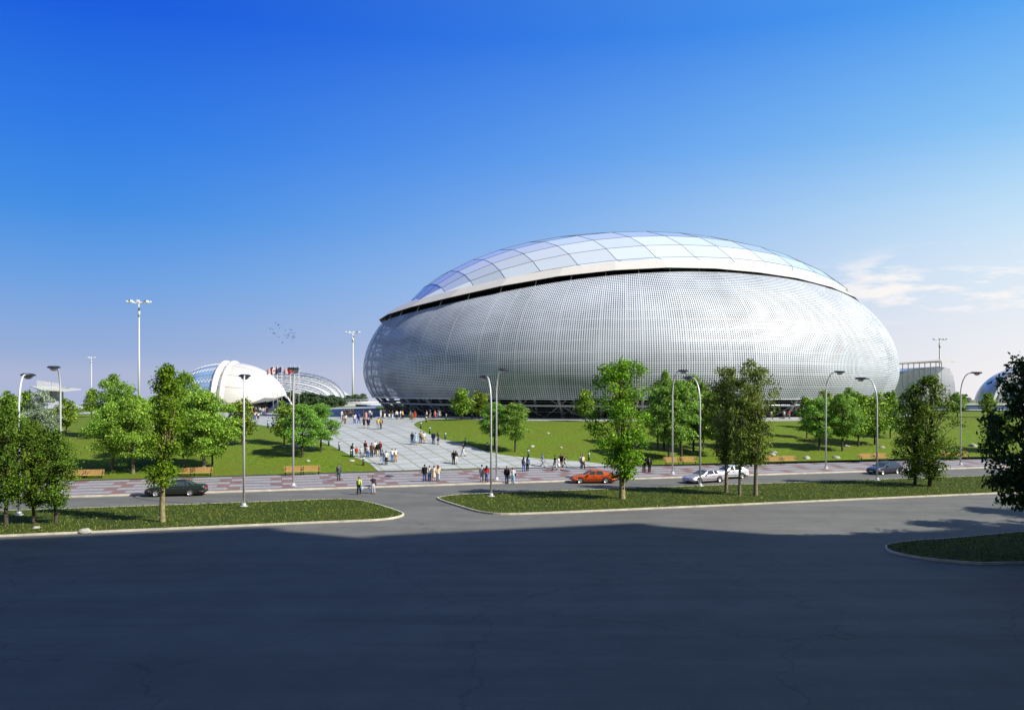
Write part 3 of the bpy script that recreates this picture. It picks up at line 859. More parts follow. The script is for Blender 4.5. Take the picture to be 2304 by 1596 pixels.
# far dome at the edge
dx, dy = D(2330, 872, 300).x, 300.0
root = thing('glass_dome', 'big hazy glass dome edged by a wide grey arch beyond the terrace wall', 'dome', (dx, dy, 3.8))
s_ = 300/FV
mb = MB()
mb.grid([[Vector((125*s_*math.cos(a)*math.cos(b), 18*math.sin(b), max(0.0, 92*s_*math.sin(a)*math.cos(b)))) for a in [PI*i/40 for i in range(41)]] for b in [R(-80 + 10*j) for j in range(17)]], flip=True)
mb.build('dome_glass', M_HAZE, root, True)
mb = MB()
mb.grid([[Vector((r*s_*1.36*math.cos(a), y, r*s_*math.sin(a))) for a in [PI*i/40 for i in range(41)]] for r, y in ((84, -7), (95, -9), (97, -5), (84, -4), (84, -7))], flip=True)
mb.build('arch', mat('arch_grey', (0.58, 0.61, 0.66), 0.6), root)
# ------------------------------------------------------------------ low walls and paths
M_BLUE = mat('blue_glazed_wall', (0.10, 0.17, 0.34), 0.4, var=0.2, scale=0.4)
M_PATH = mat('pale_path', (0.40, 0.43, 0.48), 0.8, var=0.1, scale=0.4)
def low_wall(pts, z0, z1, label, wall, rail=True, th=0.5):
    o = thing('terrace_wall', label, 'wall', (pts[0].x, pts[0].y, z0), 0, 'low terrace walls round the arena')
    b0 = Vector((pts[0].x, pts[0].y, z0))
    pts = [Vector((p.x, p.y, 0)) - Vector((b0.x, b0.y, 0)) for p in pts]
    def strip(a, c, off, w, name, m):
        mb = MB(); L_, R_ = [], []
        for i, p in enumerate(pts):
            t = (pts[min(i + 1, len(pts) - 1)] - pts[max(0, i - 1)]).normalized(); nn = Vector((t.y, -t.x, 0))
            if nn.y > 0: nn = -nn
            L_.append(p + nn*(off + w)); R_.append(p + nn*(off - w))
        zz = lambda q, z: Vector((q.x, q.y, z))
        mb.grid([[zz(p, a) for p in L_], [zz(p, c) for p in L_], [zz(p, c) for p in R_], [zz(p, a) for p in R_]])
        mb.build(name, m, o)
    h = z1 - z0
    strip(-0.2, h*0.22, 0, th/2 + 0.04, 'wall_base', M_DARK)
    strip(h*0.22, h*0.78, 0, th/2, 'wall_face', wall)
    strip(h*0.78, h, 0, th/2 + 0.12, 'coping', M_WHITE)
    if rail:
        mb = MB()
        up = Vector((0, 0, 1))
        for dz in (0.45, 0.85): mb.tube([p + up*(h + dz) for p in pts], 0.05, 5)
        for p in resample(pts, 2.5): mb.tube([p + up*h, p + up*(h + 0.85)], 0.04, 5)
        mb.build('railing', M_RIM, o)
    return o
low_wall([D(x, 900, d) for x, d in ((1985, 236), (2040, 232), (2100, 229), (2160, 227), (2230, 226), (2300, 226), (2400, 228))], 3.6, 5.9, 'long blue and white terrace wall with a railing below the vaulted hall', M_BLUE)
low_wall([D(x, 900, d) for x, d in ((1990, 222), (2080, 218), (2180, 215), (2280, 214), (2400, 215))], 3.7, 4.5, 'lower dark edged terrace wall in front of the blue one', mat('grey_wall', (0.25, 0.27, 0.30), 0.7), False)
low_wall(chaikin([D(x, 900, d) for x, d in ((742, 292), (760, 286), (790, 283), (825, 284), (860, 292))], 2), 3.9, 5.3, 'white rimmed pool wall with navy base beside the hall with lattice trusses', M_BLUE)
low_wall(chaikin([D(x, 900, d) for x, d in ((802, 268), (815, 264), (835, 262), (870, 268))], 2), 3.9, 4.9, 'short dark blue pool wall beside the foot of the arena', M_BLUE, False)
pth = [(700, 921), (760, 916.5), (845, 914.5), (845, 920), (790, 922), (730, 927)]
sheet('path', [g2(*p) for p in pth], M_PATH, 0.05)
sheet('path', [g2(*p) for p in [(170, 929), (215, 925), (215, 929.5), (168, 932)]], M_PATH, 0.05)
sheet('path', [g2(*p) for p in [(560, 930.5), (640, 932.5), (845, 934.5), (845, 939), (750, 937.5), (640, 936.5), (560, 935)]], M_DARK, 0.06)
# ------------------------------------------------------------------ floodlight masts
M_MAST = mat('white_mast', (0.80, 0.80, 0.80), 0.4)
def mast(x, top, d, label):
    p = D(x, top, d); zb = gz(p.x, p.y) - 0.3; h = p.z - zb
    o = thing('floodlight_mast', label, 'floodlight', (p.x, p.y, zb), 0, 'tall white floodlight masts')
    mb = MB(); k_ = 1.0 if d < 300 else 1.45
    mb.lathe([(0.30*k_, 0), (0.27*k_, h*0.5), (0.22*k_, h - 4), (0.2*k_, h - 0.6)], n=12); mb.lathe([(0.34*k_, h - 4.6), (0.34*k_, h - 2.2)], n=12)
    mb.build('pole', M_MAST, o, True)
    mb = MB(); mb.tube([(-3.4, 0, h - 0.3), (-1.8, 0, h - 0.5), (1.8, 0, h - 0.5), (3.4, 0, h - 0.3)], 0.14, 6); mb.tube([(0, -2.6, h - 0.35), (0, 2.6, h - 0.35)], 0.12, 6)
    mb.build('crossarm', M_MAST, o)
    for a in range(8):
        q = 2*PI*a/8 + 0.3
        mb = MB(); mb.box((3.0*math.cos(q), 2.6*math.sin(q), h - 0.15), (1.0, 0.8, 0.45), q)
        mb.tube([(3.0*math.cos(q), 2.6*math.sin(q), h - 0.3), (0, 0, h - 0.8)], 0.06, 5)
        mb.build('floodlight', M_MAST, o)
mast(313, 677, 250, 'tallest looking white floodlight mast rising behind the big dark round tree')
mast(206, 803, 712, 'farthest small floodlight mast between the fin pavilion and the dark round tree')
mast(794, 746, 388, 'white floodlight mast standing alone between the birds and the arena')
mast(2114, 762, 445, 'pale floodlight mast rising in front of the vaulted hall')
# ------------------------------------------------------------------ flagpoles and flags
M_POLE = mat('flagpole_white', (0.72, 0.66, 0.64), 0.4)
def flag_mesh(kind):
    W_, H_ = 2.3, 1.45
    nx, nz_ = 16, 14
    cols = {'stars and stripes': [(0.55, 0.04, 0.05), (0.8, 0.78, 0.74), (0.03, 0.04, 0.16)], 'maple leaf': [(0.62, 0.03, 0.03), (0.82, 0.8, 0.78)], 'navy': [(0.03, 0.035, 0.10)], 'yellow star': [(0.66, 0.03, 0.02), (0.85, 0.6, 0.05)]}[kind]
    mb = MB()
    P = lambda i, j: Vector((-W_*i/nx*0.78, 0.22*math.sin(3.2*i/nx*2 + 0.6*j/nz_)*(i/nx), -H_*j/nz_ - 0.95*(i/nx)**1.15))
    for j in range(nz_):
        for i in range(nx):
            mi = 0
            u, v = (i + .5)/nx, (j + .5)/nz_
            if kind == 'stars and stripes': mi = 2 if (u < 0.42 and v < 0.54) else (j % 2)
            elif kind == 'maple leaf': mi = 0 if (u < 0.25 or u > 0.75 or (abs(u - .5)/0.16 + abs(v - .5)/0.32 < 1)) else 1
            elif kind == 'yellow star': mi = 1 if (abs(u - .18) + abs(v - .25) < 0.13 or (u - .36)**2 + (v - .2)**2 < 0.002) else 0
            mb.add([P(i, j), P(i, j + 1), P(i + 1, j + 1), P(i + 1, j)], [(0, 1, 2, 3)], mi)
    ms = [mat('flag_cloth', c, 0.8) for c in cols]
    return mb.mesh('flag', ms, True)
FM = {k: flag_mesh(k) for k in ('stars and stripes', 'maple leaf', 'navy', 'yellow star')}
fl_ = [(615, 'stars and stripes', 'striped flag with a blue corner on the pole nearest the shell pavilion'), (624.3, 'maple leaf', 'red and white flag with a leaf in its middle'), (634.3, 'navy', 'plain navy flag beside the red and white leaf flag'),
       (653.3, 'stars and stripes', 'striped flag with a blue corner beside the plain red flag'), (663.3, 'yellow star', 'red flag with a small yellow star by the street lamp head'), (672.8, 'navy', 'plain navy flag behind the street lamp head')]
pl_ = ['first flagpole from the shell pavilion, flying a striped flag', 'flagpole flying the red and white leaf flag', 'flagpole flying a navy flag beside the leaf flag', 'flagpole flying a striped flag beside the red flag', 'flagpole flying the red flag with a yellow star', 'last flagpole of the row, flying a navy flag behind the lamp head']
for (x, k, lb), lb2 in zip(fl_, pl_):
    p = D(x, 823, 205)
    o = thing('flagpole', lb2, 'flagpole', (p.x, p.y, 4.0), 0, 'flagpoles in a row')
    mb = MB(); mb.lathe([(0.075, 0), (0.05, p.z - 4.0)], n=8); mb.build('pole', M_POLE, o, True)
    mb = MB(); mb.lathe([(0.02, p.z - 4), (0.09, p.z - 3.92), (0.09, p.z - 3.86), (0.01, p.z - 3.78)], n=8); mb.build('finial', M_MAST, o, True)
    mb = MB(); mb.lathe([(0.2, 0), (0.2, 0.12), (0.1, 0.2)], n=10); mb.build('base', M_POLE, o)
    f = link('flag', FM[k], None, (p.x - 0.06, p.y, p.z - 0.15)); f.scale = (0.85, 0.85, 0.85); tag(f, lb, 'flag', 'flags on the flagpoles')
o = thing('flag_plinth', 'low dark stone plinth at the foot of the flagpoles', 'plinth', (*D(611, 900, 203).xy, 4.0))
mb = MB(); mb.box((0.6, 0, 0.45), (2.2, 2.2, 0.9)); mb.box((0.6, 0, 0.94), (2.4, 2.4, 0.1)); mb.build('block', mat('plinth_dark', (0.10, 0.11, 0.12), 0.8, var=0.2, scale=2), o)
# ------------------------------------------------------------------ street lamps
M_LP = mat('lamp_pole_metal', (0.74, 0.75, 0.77), 0.35, 0.15)
M_LH = mat('lamp_head_dark', (0.035, 0.055, 0.085), 0.4, 0.3)
M_LG = mat('lamp_bowl_glass', (0.85, 0.82, 0.74), 0.25, 0.0, 0.6)
def lamp_proto(H):
    o = link('street_lamp', None)
    mb = MB()
    r0, r1 = 0.095, 0.075
    pts, rs = [(0, 0, 0), (0, 0, H - 2.9)], [r0, 0.08]
    for k in range(1, 9):
        a = PI/2*k/8
        pts.append((0, 1.55*(1 - math.cos(a)), H - 2.9 + 2.75*math.sin(a))); rs.append(0.08 - 0.02*k/8)
    pts.append((0, 2.1, H - 0.12)); rs.append(0.07)
    mb.tube(pts, rs, 10)
    mb.build('pole', M_LP, o, True)
    mb = MB(); mb.lathe([(0.34, 0), (0.34, 0.04), (0.19, 0.05), (0.18, 0.22), (0.15, 0.26)], n=12); mb.build('base', M_LP, o)
    mb = MB()
    sec = [(1.75, 0.10, 0.0, 0.10), (1.95, 0.36, -0.05, 0.12), (2.35, 0.55, -0.10, 0.12), (2.95, 0.52, -0.10, 0.10), (3.3, 0.16, 0.0, 0.05)]
    z0 = H - 0.12
    rows = [[Vector((-w_, y, z0)), Vector((-w_*0.6, y, z0 + t_)), Vector((w_*0.6, y, z0 + t_)), Vector((w_, y, z0)), Vector((w_*0.8, y, z0 + b_)), Vector((-w_*0.8, y, z0 + b_))] for y, w_, b_, t_ in sec]
    mb.grid(rows, closed=True)
    mb.add(rows[0], [(0, 1, 2, 3, 4, 5)]); mb.add(rows[-1], [(5, 4, 3, 2, 1, 0)])
    hd = mb.build('lamp_head', M_LH, o)
    mb = MB(); n = 12
    rows = [[Vector((0.36*math.cos(2*PI*i/n)*math.cos(b_), 2.6 + 0.36*math.sin(2*PI*i/n)*math.cos(b_), z0 - 0.10 - 0.26*math.sin(b_))) for i in range(n)] for b_ in (0, 0.4, 0.8, 1.2, 1.56)]
    mb.grid(rows, closed=True); mb.build('bowl', M_LG, hd, True)
    return o
road_ang = math.atan2(UY, UX)
first = {}
def lamp(p, H, rz, label, group):
    if H not in first: first[H] = lamp_proto(H); o = first[H]
    else: o = copy_tree(first[H])
    o.location = p; o.rotation_euler = (0, 0, rz)
    return tag(o, label, 'street lamp', group)
near = [(43, 1157, 'street lamp on the grass verge half hidden by the dark tree clump'), (549, 1137.5, 'street lamp on the grass verge between the slim tree and the road mouth'), (1105, 1115, 'street lamp near the pointed tip of the verge, arm over the street'),
        (1575, 1092, 'street lamp on the verge in front of the silver coupe'), (1973, 1079, 'street lamp on the verge in front of the navy estate car')]
for x, y, lb in near:
    p = G(x, y, 0, 0.14); p.z = 0.12; lamp(p, 11.05, road_ang, lb, 'street lamps along the grass verges')
farl = [(122, None, 'street lamp on the pavement beside the whitish tree, head seen square on'), (660, 1091.5, 'street lamp on the pavement in front of a bench pair and the flags'), (1117, 1078, 'street lamp on the pavement whose arm reaches toward the viewer beside a verge lamp'),
        (1513, 1065, 'street lamp on the pavement beside the bench pair behind the coupe'), (1858, 1053, 'street lamp on the pavement in front of the arena trees, no bench beside it'), (2161, 1045, 'street lamp on the pavement at the far end of the street, before the vaulted hall')]
for x, y, lb in farl:
    if y is None: q = un(to_un(*G(660, 1091.5).xy)[0] - 21.3, to_un(*G(660, 1091.5).xy)[1]); p = Vector((*q, 0.13))
    else: p = G(x, y, 0, 0.13)
    lamp(Vector((p.x, p.y, 0.12)), 11.9, road_ang + PI, lb, 'street lamps along the pavement')
# ------------------------------------------------------------------ benches
M_WOOD = mat('bench_wood', (0.74, 0.48, 0.18), 0.5, var=0.15, scale=3)
M_IRON = mat('cast_iron', (0.015, 0.018, 0.022), 0.45, 0.4)
def bench_proto():
    o = link('park_bench', None)
    Lb = 2.05
    mb = MB()
    for k in range(5):
        M = Matrix.Translation((0, 0.28 + 0.02 + 0.045*k, 0.52 + 0.105*k)) @ Matrix.Rotation(R(-66), 4, 'X')
        mb.box((0, 0, 0), (Lb, 0.095, 0.035), M=M)
    mb.build('backrest', M_WOOD, o)
    mb = MB()
    for k in range(4): mb.box((0, -0.20 + 0.115*k, 0.45 + (0.008 if k == 0 else 0)), (Lb, 0.10, 0.04))
    mb.build('seat', M_WOOD, o)
    for s in (-1, 1):
        x = s*0.86
        mb = MB()
        mb.tube([(x, -0.26, 0.03), (x, -0.02, 0.06), (x, 0.22, 0.03)], 0.045, 6)
        mb.tube([(x, 0.0, 0.05), (x, 0.02, 0.24), (x, -0.02, 0.42)], [0.075, 0.05, 0.06], 6)
        mb.tube([(x, -0.24, 0.42), (x, 0.22, 0.42), (x, 0.36, 0.75), (x, 0.46, 0.96)], 0.03, 6)
        mb.build('leg', M_IRON, o)
        mb = MB()
        x2 = s*0.98
        mb.tube([(x2, 0.33, 0.70), (x2, 0.10, 0.68), (x2, -0.16, 0.66), (x2, -0.27, 0.60), (x2, -0.24, 0.50), (x2, -0.18, 0.45)], 0.024, 6)
        mb.build('armrest', M_IRON, o)
    return o
bp_ = bench_proto()
bench_x = [(176, 1077.5, 'bench beside the dark tree clump, half hidden by leaves'), (210, 1077, 'bench just beyond the dark tree clump, standing clear of it'), (410, 1072.5, 'bench above the dark green car, behind the slim tree'), (456, 1071, 'bench above the tail of the dark green car'),
           (660, 1068.5, 'bench crossed by a lamp pole at the flag end of the plaza'), (700, 1067, 'bench beside the man in a dark suit with a briefcase'), (1513, 1045.5, 'bench crossed by the lamp pole behind the silver coupe'), (1551, 1044.5, 'bench between two lamp poles behind the silver coupe'),
           (1743, 1043.2, 'bench beside the olive tree clump, behind its trunks'), (1777, 1042.5, 'bench in front of open lawn, second from the olive tree clump'), (1951, 1036.8, 'bench above the roof of the navy estate car'), (1983, 1036, 'bench behind the lamp pole near the navy estate car'),
           (2136, 1032.5, 'bench half hidden behind the twin dark trees'), (2167, 1031.5, 'bench by the last lamp pole past the twin dark trees')]
for i, (x, y, lb) in enumerate(bench_x):
    o = bp_ if i == 0 else copy_tree(bp_)
    p = G(x, y, 0, 0.13); o.location = (p.x, p.y, 0.13); o.rotation_euler = (0, 0, road_ang - R(4))
    tag(o, lb, 'bench', 'wooden benches along the pavement')
# ------------------------------------------------------------------ bollard lights
M_BOL = mat('bollard_green', (0.012, 0.06, 0.025), 0.4)
M_BOLL = mat('bollard_light_band', (0.8, 0.8, 0.76), 0.3)
def bollard_proto():
    o = link('bollard_light', None)
    mb = MB(); mb.lathe([(0.125, -0.1), (0.125, 0.74)], n=12); mb.build('post', M_BOL, o, True)
    mb = MB(); mb.lathe([(0.115, 0.74), (0.115, 0.98)], n=12); mb.build('light_band', M_BOLL, o, True)
    mb = MB(); mb.lathe([(0.13, 0.98), (0.13, 1.05), (0.09, 1.10)], n=12); mb.build('cap', M_BOL, o, True)
    return o
bo = bollard_proto()
bol = [(818, 1046, 'bollard light on the grass nearest the pavement, left lawn corner'), (790, 1027.5, 'bollard light beside the woman with a backpack and two children'), (763.5, 1012.5, 'bollard light second up the lawn edge from the children'), (740, 1002, 'bollard light beside the small tree at the lawn edge'),
       (700, 988, 'bollard light hidden behind the low branches of the small tree'), (603, 962, 'bollard light on the lawn edge below the flagpoles'), (1010, 1000, 'bollard light behind the walking woman in white trousers'),
       (947, 963.5, 'bollard light at the bulge of the curved lawn edge'), (967, 975, 'bollard light between the group of four and the curved lawn edge'), (959, 949, 'bollard light just below the far walkers at the lawn top'), (1004, 942.5, 'bollard light on the lawn top beside the round tree trunk'),
       (1062, 942.5, 'bollard light on the lawn top between two round trees'), (1002, 988.2, 'bollard light by the couple in the tree shade'), (1046.5, 1002.5, 'bollard light behind the walker in the shade strip'), (1097, 1013, 'bollard light beside the two lamp poles on the lawn edge'),
       (1189, 1027.5, 'bollard light behind the pair of backpack walkers'), (1325, 1035, 'bollard light behind the couple at the narrow end of the plaza')]
skip = {6}
first_b = True
for i, (x, y, lb) in enumerate(bol):
    if i in skip: continue
    o = bo if first_b else copy_tree(bo); first_b = False
    p = G(x, y); o.location = p
    tag(o, lb.replace('left lawn corner', 'at the tip of the lawn'), 'bollard', 'green bollard lights edging the lawns')
# ------------------------------------------------------------------ cars
M_TYRE = mat('tyre_rubber', (0.012, 0.012, 0.013), 0.8)
M_HUB = mat('wheel_rim', (0.62, 0.63, 0.64), 0.3, 0.8)
M_CGL = mat('car_glass', (0.045, 0.06, 0.065), 0.06, 0.0, 0.9)
M_BLK = mat('car_black_trim', (0.012, 0.012, 0.014), 0.5)
M_HL = mat('headlight_glass', (0.75, 0.78, 0.80), 0.1, 0.0, 0.9)
M_TL = mat('tail_light', (0.55, 0.02, 0.02), 0.2)
M_IND = mat('indicator_amber', (0.75, 0.25, 0.02), 0.2)
M_CHR = mat('chrome', (0.7, 0.7, 0.72), 0.12, 1.0)
M_PLT = mat('number_plate', (0.7, 0.72, 0.74), 0.5)
def interp(tbl, x):
    for (a, va), (b, vb) in zip(tbl, tbl[1:]):
        if x <= b:
            t = max(0.0, (x - a)/(b - a)) if b > a else 0
            return va + (vb - va)*t
    return tbl[-1][1]
def smooth_tbl(tbl):
    """Catmull style sampling of a profile so the outline has no corners"""
    P = [Vector((x, v)) for x, v in tbl]
    Q = []
    for i in range(len(P) - 1):
        p0, p1, p2, p3 = P[max(0, i - 1)], P[i], P[i + 1], P[min(len(P) - 1, i + 2)]
        for k in range(6):
            t = k/6
            q = 0.5*((2*p1) + (p2 - p0)*t + (2*p0 - 5*p1 + 4*p2 - p3)*t*t + (3*p1 - p0 - 3*p2 + p3)*t**3)
            x = p1.x + (p2.x - p1.x)*t
            lo, hi = sorted((p1.y, p2.y))
            Q.append((x, min(max(q.y, lo - 0.02), hi + 0.02)))
    Q.append(tuple(P[-1]))
    return Q
def make_car(name, label, paint, L_, W_, top, belt, wheels, side, front_glass, rear_glass, wr=0.31, roof_rack=False, doors=(), group=None):
    """x runs from the nose (0) to the tail (L_); top = outline height, belt = shoulder height"""
    o = thing(name, label, 'car', (0, 0, 0), 0, group)
    T, B = smooth_tbl(top), smooth_tbl(belt)
    hw = W_/2
    def half(x):
        t, b = interp(T, x), interp(B, x)
        t = max(t, b + 0.02)
        e = min(1.0, x/0.55); e2 = min(1.0, (L_ - x)/0.5)
        w_ = hw*(0.80 + 0.20*math.sqrt(max(0, 1 - (1 - e)**2)))*(0.86 + 0.14*math.sqrt(max(0, 1 - (1 - e2)**2)))
        zb = 0.20 + 0.10*(1 - min(1, x/0.3)) + 0.10*(1 - min(1, (L_ - x)/0.4))
        cab = t - b
        k = min(1.0, cab/0.35)
        wt = w_*(0.93 - 0.17*k)
        return [(0, zb), (w_*0.90, zb), (w_*0.985, zb + 0.09), (w_, (zb + b)*0.52), (w_*0.985, b - 0.10), (w_*0.945, b), (w_*0.945 + (wt - w_*0.945)*0.30, b + cab*0.22 + 0.005),
                (wt + (1 - k)*0, b + cab*0.84 + 0.008), (wt*0.86, b + cab*0.965 + 0.012), (wt*0.45, b + cab*1.0 + 0.018*(1) ), (0, t + 0.022)]
    xs = sorted(set([0.0, 0.03, 0.08, 0.15] + [0.2 + (L_ - 0.4)*i/58 for i in range(59)] + [L_ - 0.15, L_ - 0.08, L_ - 0.03, L_]))
    def sec(x, off=0.0):
        h = half(x)
        return [Vector((x, y, z)) for y, z in h] + [Vector((x, -y, z)) for y, z in h[-2:0:-1]]
    mb = MB()
    rows = [sec(x) for x in xs]
    mb.grid(rows, closed=True, flip=True)
    mb.add(rows[0], [tuple(range(len(rows[0])))]); mb.add(rows[-1], [tuple(range(len(rows[-1]) - 1, -1, -1))])
    body = mb.build('body', paint, o, True); smooth_angle(body, 35)
    def point(x, k, s, off):
        h = half(x); i = int(min(k, 9.999)); f = k - i
        y = h[i][0] + (h[i + 1][0] - h[i][0])*f; z = h[i][1] + (h[i + 1][1] - h[i][1])*f
        dy = h[i + 1][1] - h[i][1]; dz = -(h[i + 1][0] - h[i][0])
        l = math.hypot(dy, dz) or 1
        return Vector((x, s*(y + off*dy/l), z + off*dz/l))
    # side windows: (x at belt start, x at belt end, x at top start, x at top end)
    for s in (-1, 1):
        for (b0, b1, t0, t1) in side:
            mb = MB()
            rw = []
            for j in range(5):
                k = 5.25 + (7.05 - 5.25)*j/4; f = j/4
                rw.append([point((b0 + (t0 - b0)*f) + ((b1 + (t1 - b1)*f) - (b0 + (t0 - b0)*f))*i/8, k, s, 0.012) for i in range(9)])
            mb.grid(rw, flip=(s > 0)); mb.build('side_window', M_CGL, o, True)
    def screen(xa, xb, nm):
        mb = MB(); rw = []
        for i in range(7):
            x = xa + (xb - xa)*i/6
            lo = 7.2 - 1.2*0
            rw.append([point(x, 7.4 + 2.6*j/4, 1, 0.014) for j in range(5)] + [point(x, 10 - 2.6*j/4, -1, 0.014) for j in range(1, 5)])
        mb.grid(rw, flip=xa > xb); mb.build(nm, M_CGL, o, True)
    screen(*front_glass, 'windscreen'); screen(*rear_glass, 'rear_window')
    for wx in wheels:
        for s in (-1, 1):
            y = s*(hw - 0.10)
            mb = MB()
            n = 24
            yo = s*(hw + 0.004)
            c0 = [Vector((wx + (wr + 0.075)*math.cos(2*PI*i/n), yo - s*0.10*max(0, 0), wr + (wr + 0.075)*math.sin(2*PI*i/n))) for i in range(n)]
            c0 = [p for p in c0 if p.z > 0.17]
            mb.add(c0 + [Vector((p.x, s*(hw - 0.25), p.z)) for p in c0], [tuple(range(len(c0))) if s < 0 else tuple(range(len(c0) - 1, -1, -1))])
            mb.build('wheel_arch', M_BLK, o)
            w0 = link('wheel', None, o, (wx, s*(hw - 0.085), wr))
            mb = MB()
            prof = [(wr*0.62, -0.10), (wr*0.93, -0.105), (wr, -0.07), (wr, 0.07), (wr*0.93, 0.105), (wr*0.62, 0.10)]
            rw = [[Vector((r_*math.cos(2*PI*i/n), d_, r_*math.sin(2*PI*i/n))) for i in range(n)] for r_, d_ in prof]
            mb.grid(rw, closed=True); mb.build('tyre', M_TYRE, w0, True)
            mb = MB()
            rw = [[Vector((r_*math.cos(2*PI*i/n), s*d_, r_*math.sin(2*PI*i/n))) for i in range(n)] for r_, d_ in ((wr*0.66, 0.075), (wr*0.62, 0.108), (wr*0.5, 0.085), (wr*0.2, 0.10), (0.001, 0.105))]
            mb.grid(rw, closed=True, flip=s > 0)
            for a in range(7):
                q = 2*PI*a/7
                mb.box((0.42*wr*math.cos(q), s*0.10, 0.42*wr*math.sin(q)), (0.05, 0.012, 0.05))
            mb.build('rim', M_HUB, w0)
    zb = interp(B, 0.1)
    for s in (-1, 1):
        mb = MB(); mb.add([(0.02, s*hw*0.52, zb - 0.03), (0.02, s*hw*0.52, zb - 0.15), (0.14, s*hw*0.86, zb - 0.15), (0.14, s*hw*0.86, zb - 0.02), (0.40, s*hw*0.955, zb - 0.13), (0.40, s*hw*0.945, zb - 0.03)], [(0, 1, 2, 3) if s < 0 else (3, 2, 1, 0), (3, 2, 4, 5) if s < 0 else (5, 4, 2, 3)])
        for v in range(len(mb.v)): mb.v[v] = (mb.v[v][0] - 0.035, mb.v[v][1] + s*0.03, mb.v[v][2])
        mb.build('headlight', M_HL, o)
        mb = MB(); mb.box((0.47, s*(hw*0.965 + 0.008), zb - 0.10), (0.16, 0.03, 0.07)); mb.build('indicator', M_IND, o)
        zr = interp(B, L_ - 0.1)
        mb = MB(); mb.box((L_ - 0.10, s*hw*0.70, zr - 0.12), (0.24, hw*0.42, 0.15)); mb.build('tail_light', M_TL, o)
        mb = MB()
        mx_ = side[0][0] + 0.22
        mb.box((mx_, s*(hw + 0.06), interp(B, mx_) + 0.07), (0.12, 0.2, 0.13)); mb.build('wing_mirror', M_BLK if paint.name in ('car_navy', 'car_green') else paint, o)
        for dx_ in doors:
            mb = MB(); mb.box((dx_, s*(hw*0.99 + 0.012), interp(B, dx_) - 0.13), (0.20, 0.03, 0.045)); mb.build('door_handle', M_CHR, o)
        for (b0, b1, t0, t1) in side[:2]:
            mb = MB(); mb.box((b1 + 0.05, s*(hw*0.992 + 0.001), 0.50), (0.012, 0.02, 0.52)); mb.build('door_gap', M_BLK, o)
        mb = MB(); mb.box((L_*0.5, s*(hw + 0.004), 0.44), (L_*0.52, 0.03, 0.05)); mb.build('rub_strip', M_BLK, o)
    for x, nm in ((-0.03, 'front_bumper'), (L_ + 0.03, 'rear_bumper')):
        sgn = 1 if x < 0 else -1
        pts = [(x + sgn*(0.30 + 0.35), -hw*0.99, 0.42), (x + sgn*0.24, -hw*0.95, 0.42), (x + sgn*0.06, -hw*0.66, 0.42), (x, 0, 0.42), (x + sgn*0.06, hw*0.66, 0.42), (x + sgn*0.24, hw*0.95, 0.42), (x + sgn*0.65, hw*0.99, 0.42)]
        mb = MB(); mb.tube(chaikin(pts, 1), 0.105, 8); mb.build(nm, paint if 'silver' in paint.name or 'white' in paint.name or 'red' in paint.name else M_BLK, o, True)
    mb = MB(); mb.box((-0.02, 0, zb - 0.09), (0.06, hw*0.85, 0.11)); mb.build('grille', M_BLK, o)
    mb = MB(); mb.box((-0.15, 0, 0.40), (0.02, 0.46, 0.13)); mb.build('number_plate', M_PLT, o)
    mb = MB(); mb.box((L_*0.52, 0, 0.2), (L_*0.86, W_*0.8, 0.1)); mb.build('underbody', M_BLK, o)
    if roof_rack:
        for s in (-1, 1):
            mb = MB(); mb.tube([(2.1, s*0.55, 1.38), (2.2, s*0.55, 1.47), (3.7, s*0.55, 1.47), (3.85, s*0.55, 1.38)], 0.025, 6); mb.build('roof_rail', M_BLK, o)
    # put the origin at the middle of the wheelbase
    for ch in o.children: ch.location.x -= L_/2
    return o
def paint(name, c, coat=0.6, metal=0.2):
    return mat(name, c, 0.35, metal, 0.5, coat=coat)
def put_car(o, x, y, rz):
    p = G(x, y, 0, 0.0); o.location = (p.x, p.y, 0.0); o.rotation_euler = (0, 0, rz)
sedan_top = [(0, .60), (.12, .70), (.5, .80), (1.45, .93), (2.05, 1.30), (2.45, 1.41), (3.1, 1.43), (3.7, 1.34), (4.25, 1.02), (4.9, .98), (5.15, .92), (5.3, .70)]
sedan_belt = [(0, .58), (.12, .68), (.5, .78), (1.3, .90), (2.2, .93), (3.6, .95), (4.3, .95), (5.0, .93), (5.2, .86), (5.3, .68)]
c = make_car('parked_car', 'dark green sedan on the street behind the slim tree', paint('car_green', (0.012, 0.022, 0.017)), 5.3, 1.9, sedan_top, sedan_belt, (0.98, 3.95), [(1.62, 2.62, 2.10, 2.62), (2.74, 3.58, 2.74, 3.46), (3.66, 4.08, 3.54, 3.66)], (1.48, 2.16), (4.18, 3.58), 0.33, doors=(2.45, 3.4), group='cars on the street')
put_car(c, 398, 1113.5, road_ang - R(5))
red_top = [(0, .55), (.12, .66), (.5, .74), (1.35, .88), (2.0, 1.27), (2.4, 1.36), (3.0, 1.37), (3.5, 1.26), (4.05, .98), (4.5, .95), (4.65, .86), (4.75, .62)]
red_belt = [(0, .53), (.12, .64), (.5, .72), (1.25, .84), (2.1, .88), (3.4, .90), (4.0, .91), (4.5, .89), (4.65, .82), (4.75, .60)]
c = make_car('parked_car', 'orange red sedan on the street beside the bright bushy tree', paint('car_red', (0.66, 0.095, 0.010)), 4.75, 1.78, red_top, red_belt, (0.86, 3.55), [(1.50, 2.46, 2.02, 2.46), (2.56, 3.42, 2.56, 3.22)], (1.36, 2.08), (3.98, 3.34), 0.32, doors=(2.3, 3.2), group='cars on the street')
put_car(c, 1335, 1085, road_ang - R(13))
cp_top = [(0, .50), (.12, .62), (.5, .72), (1.5, .88), (2.2, 1.24), (2.6, 1.34), (3.1, 1.34), (3.75, 1.20), (4.35, .97), (4.85, .95), (5.0, .84), (5.1, .60)]
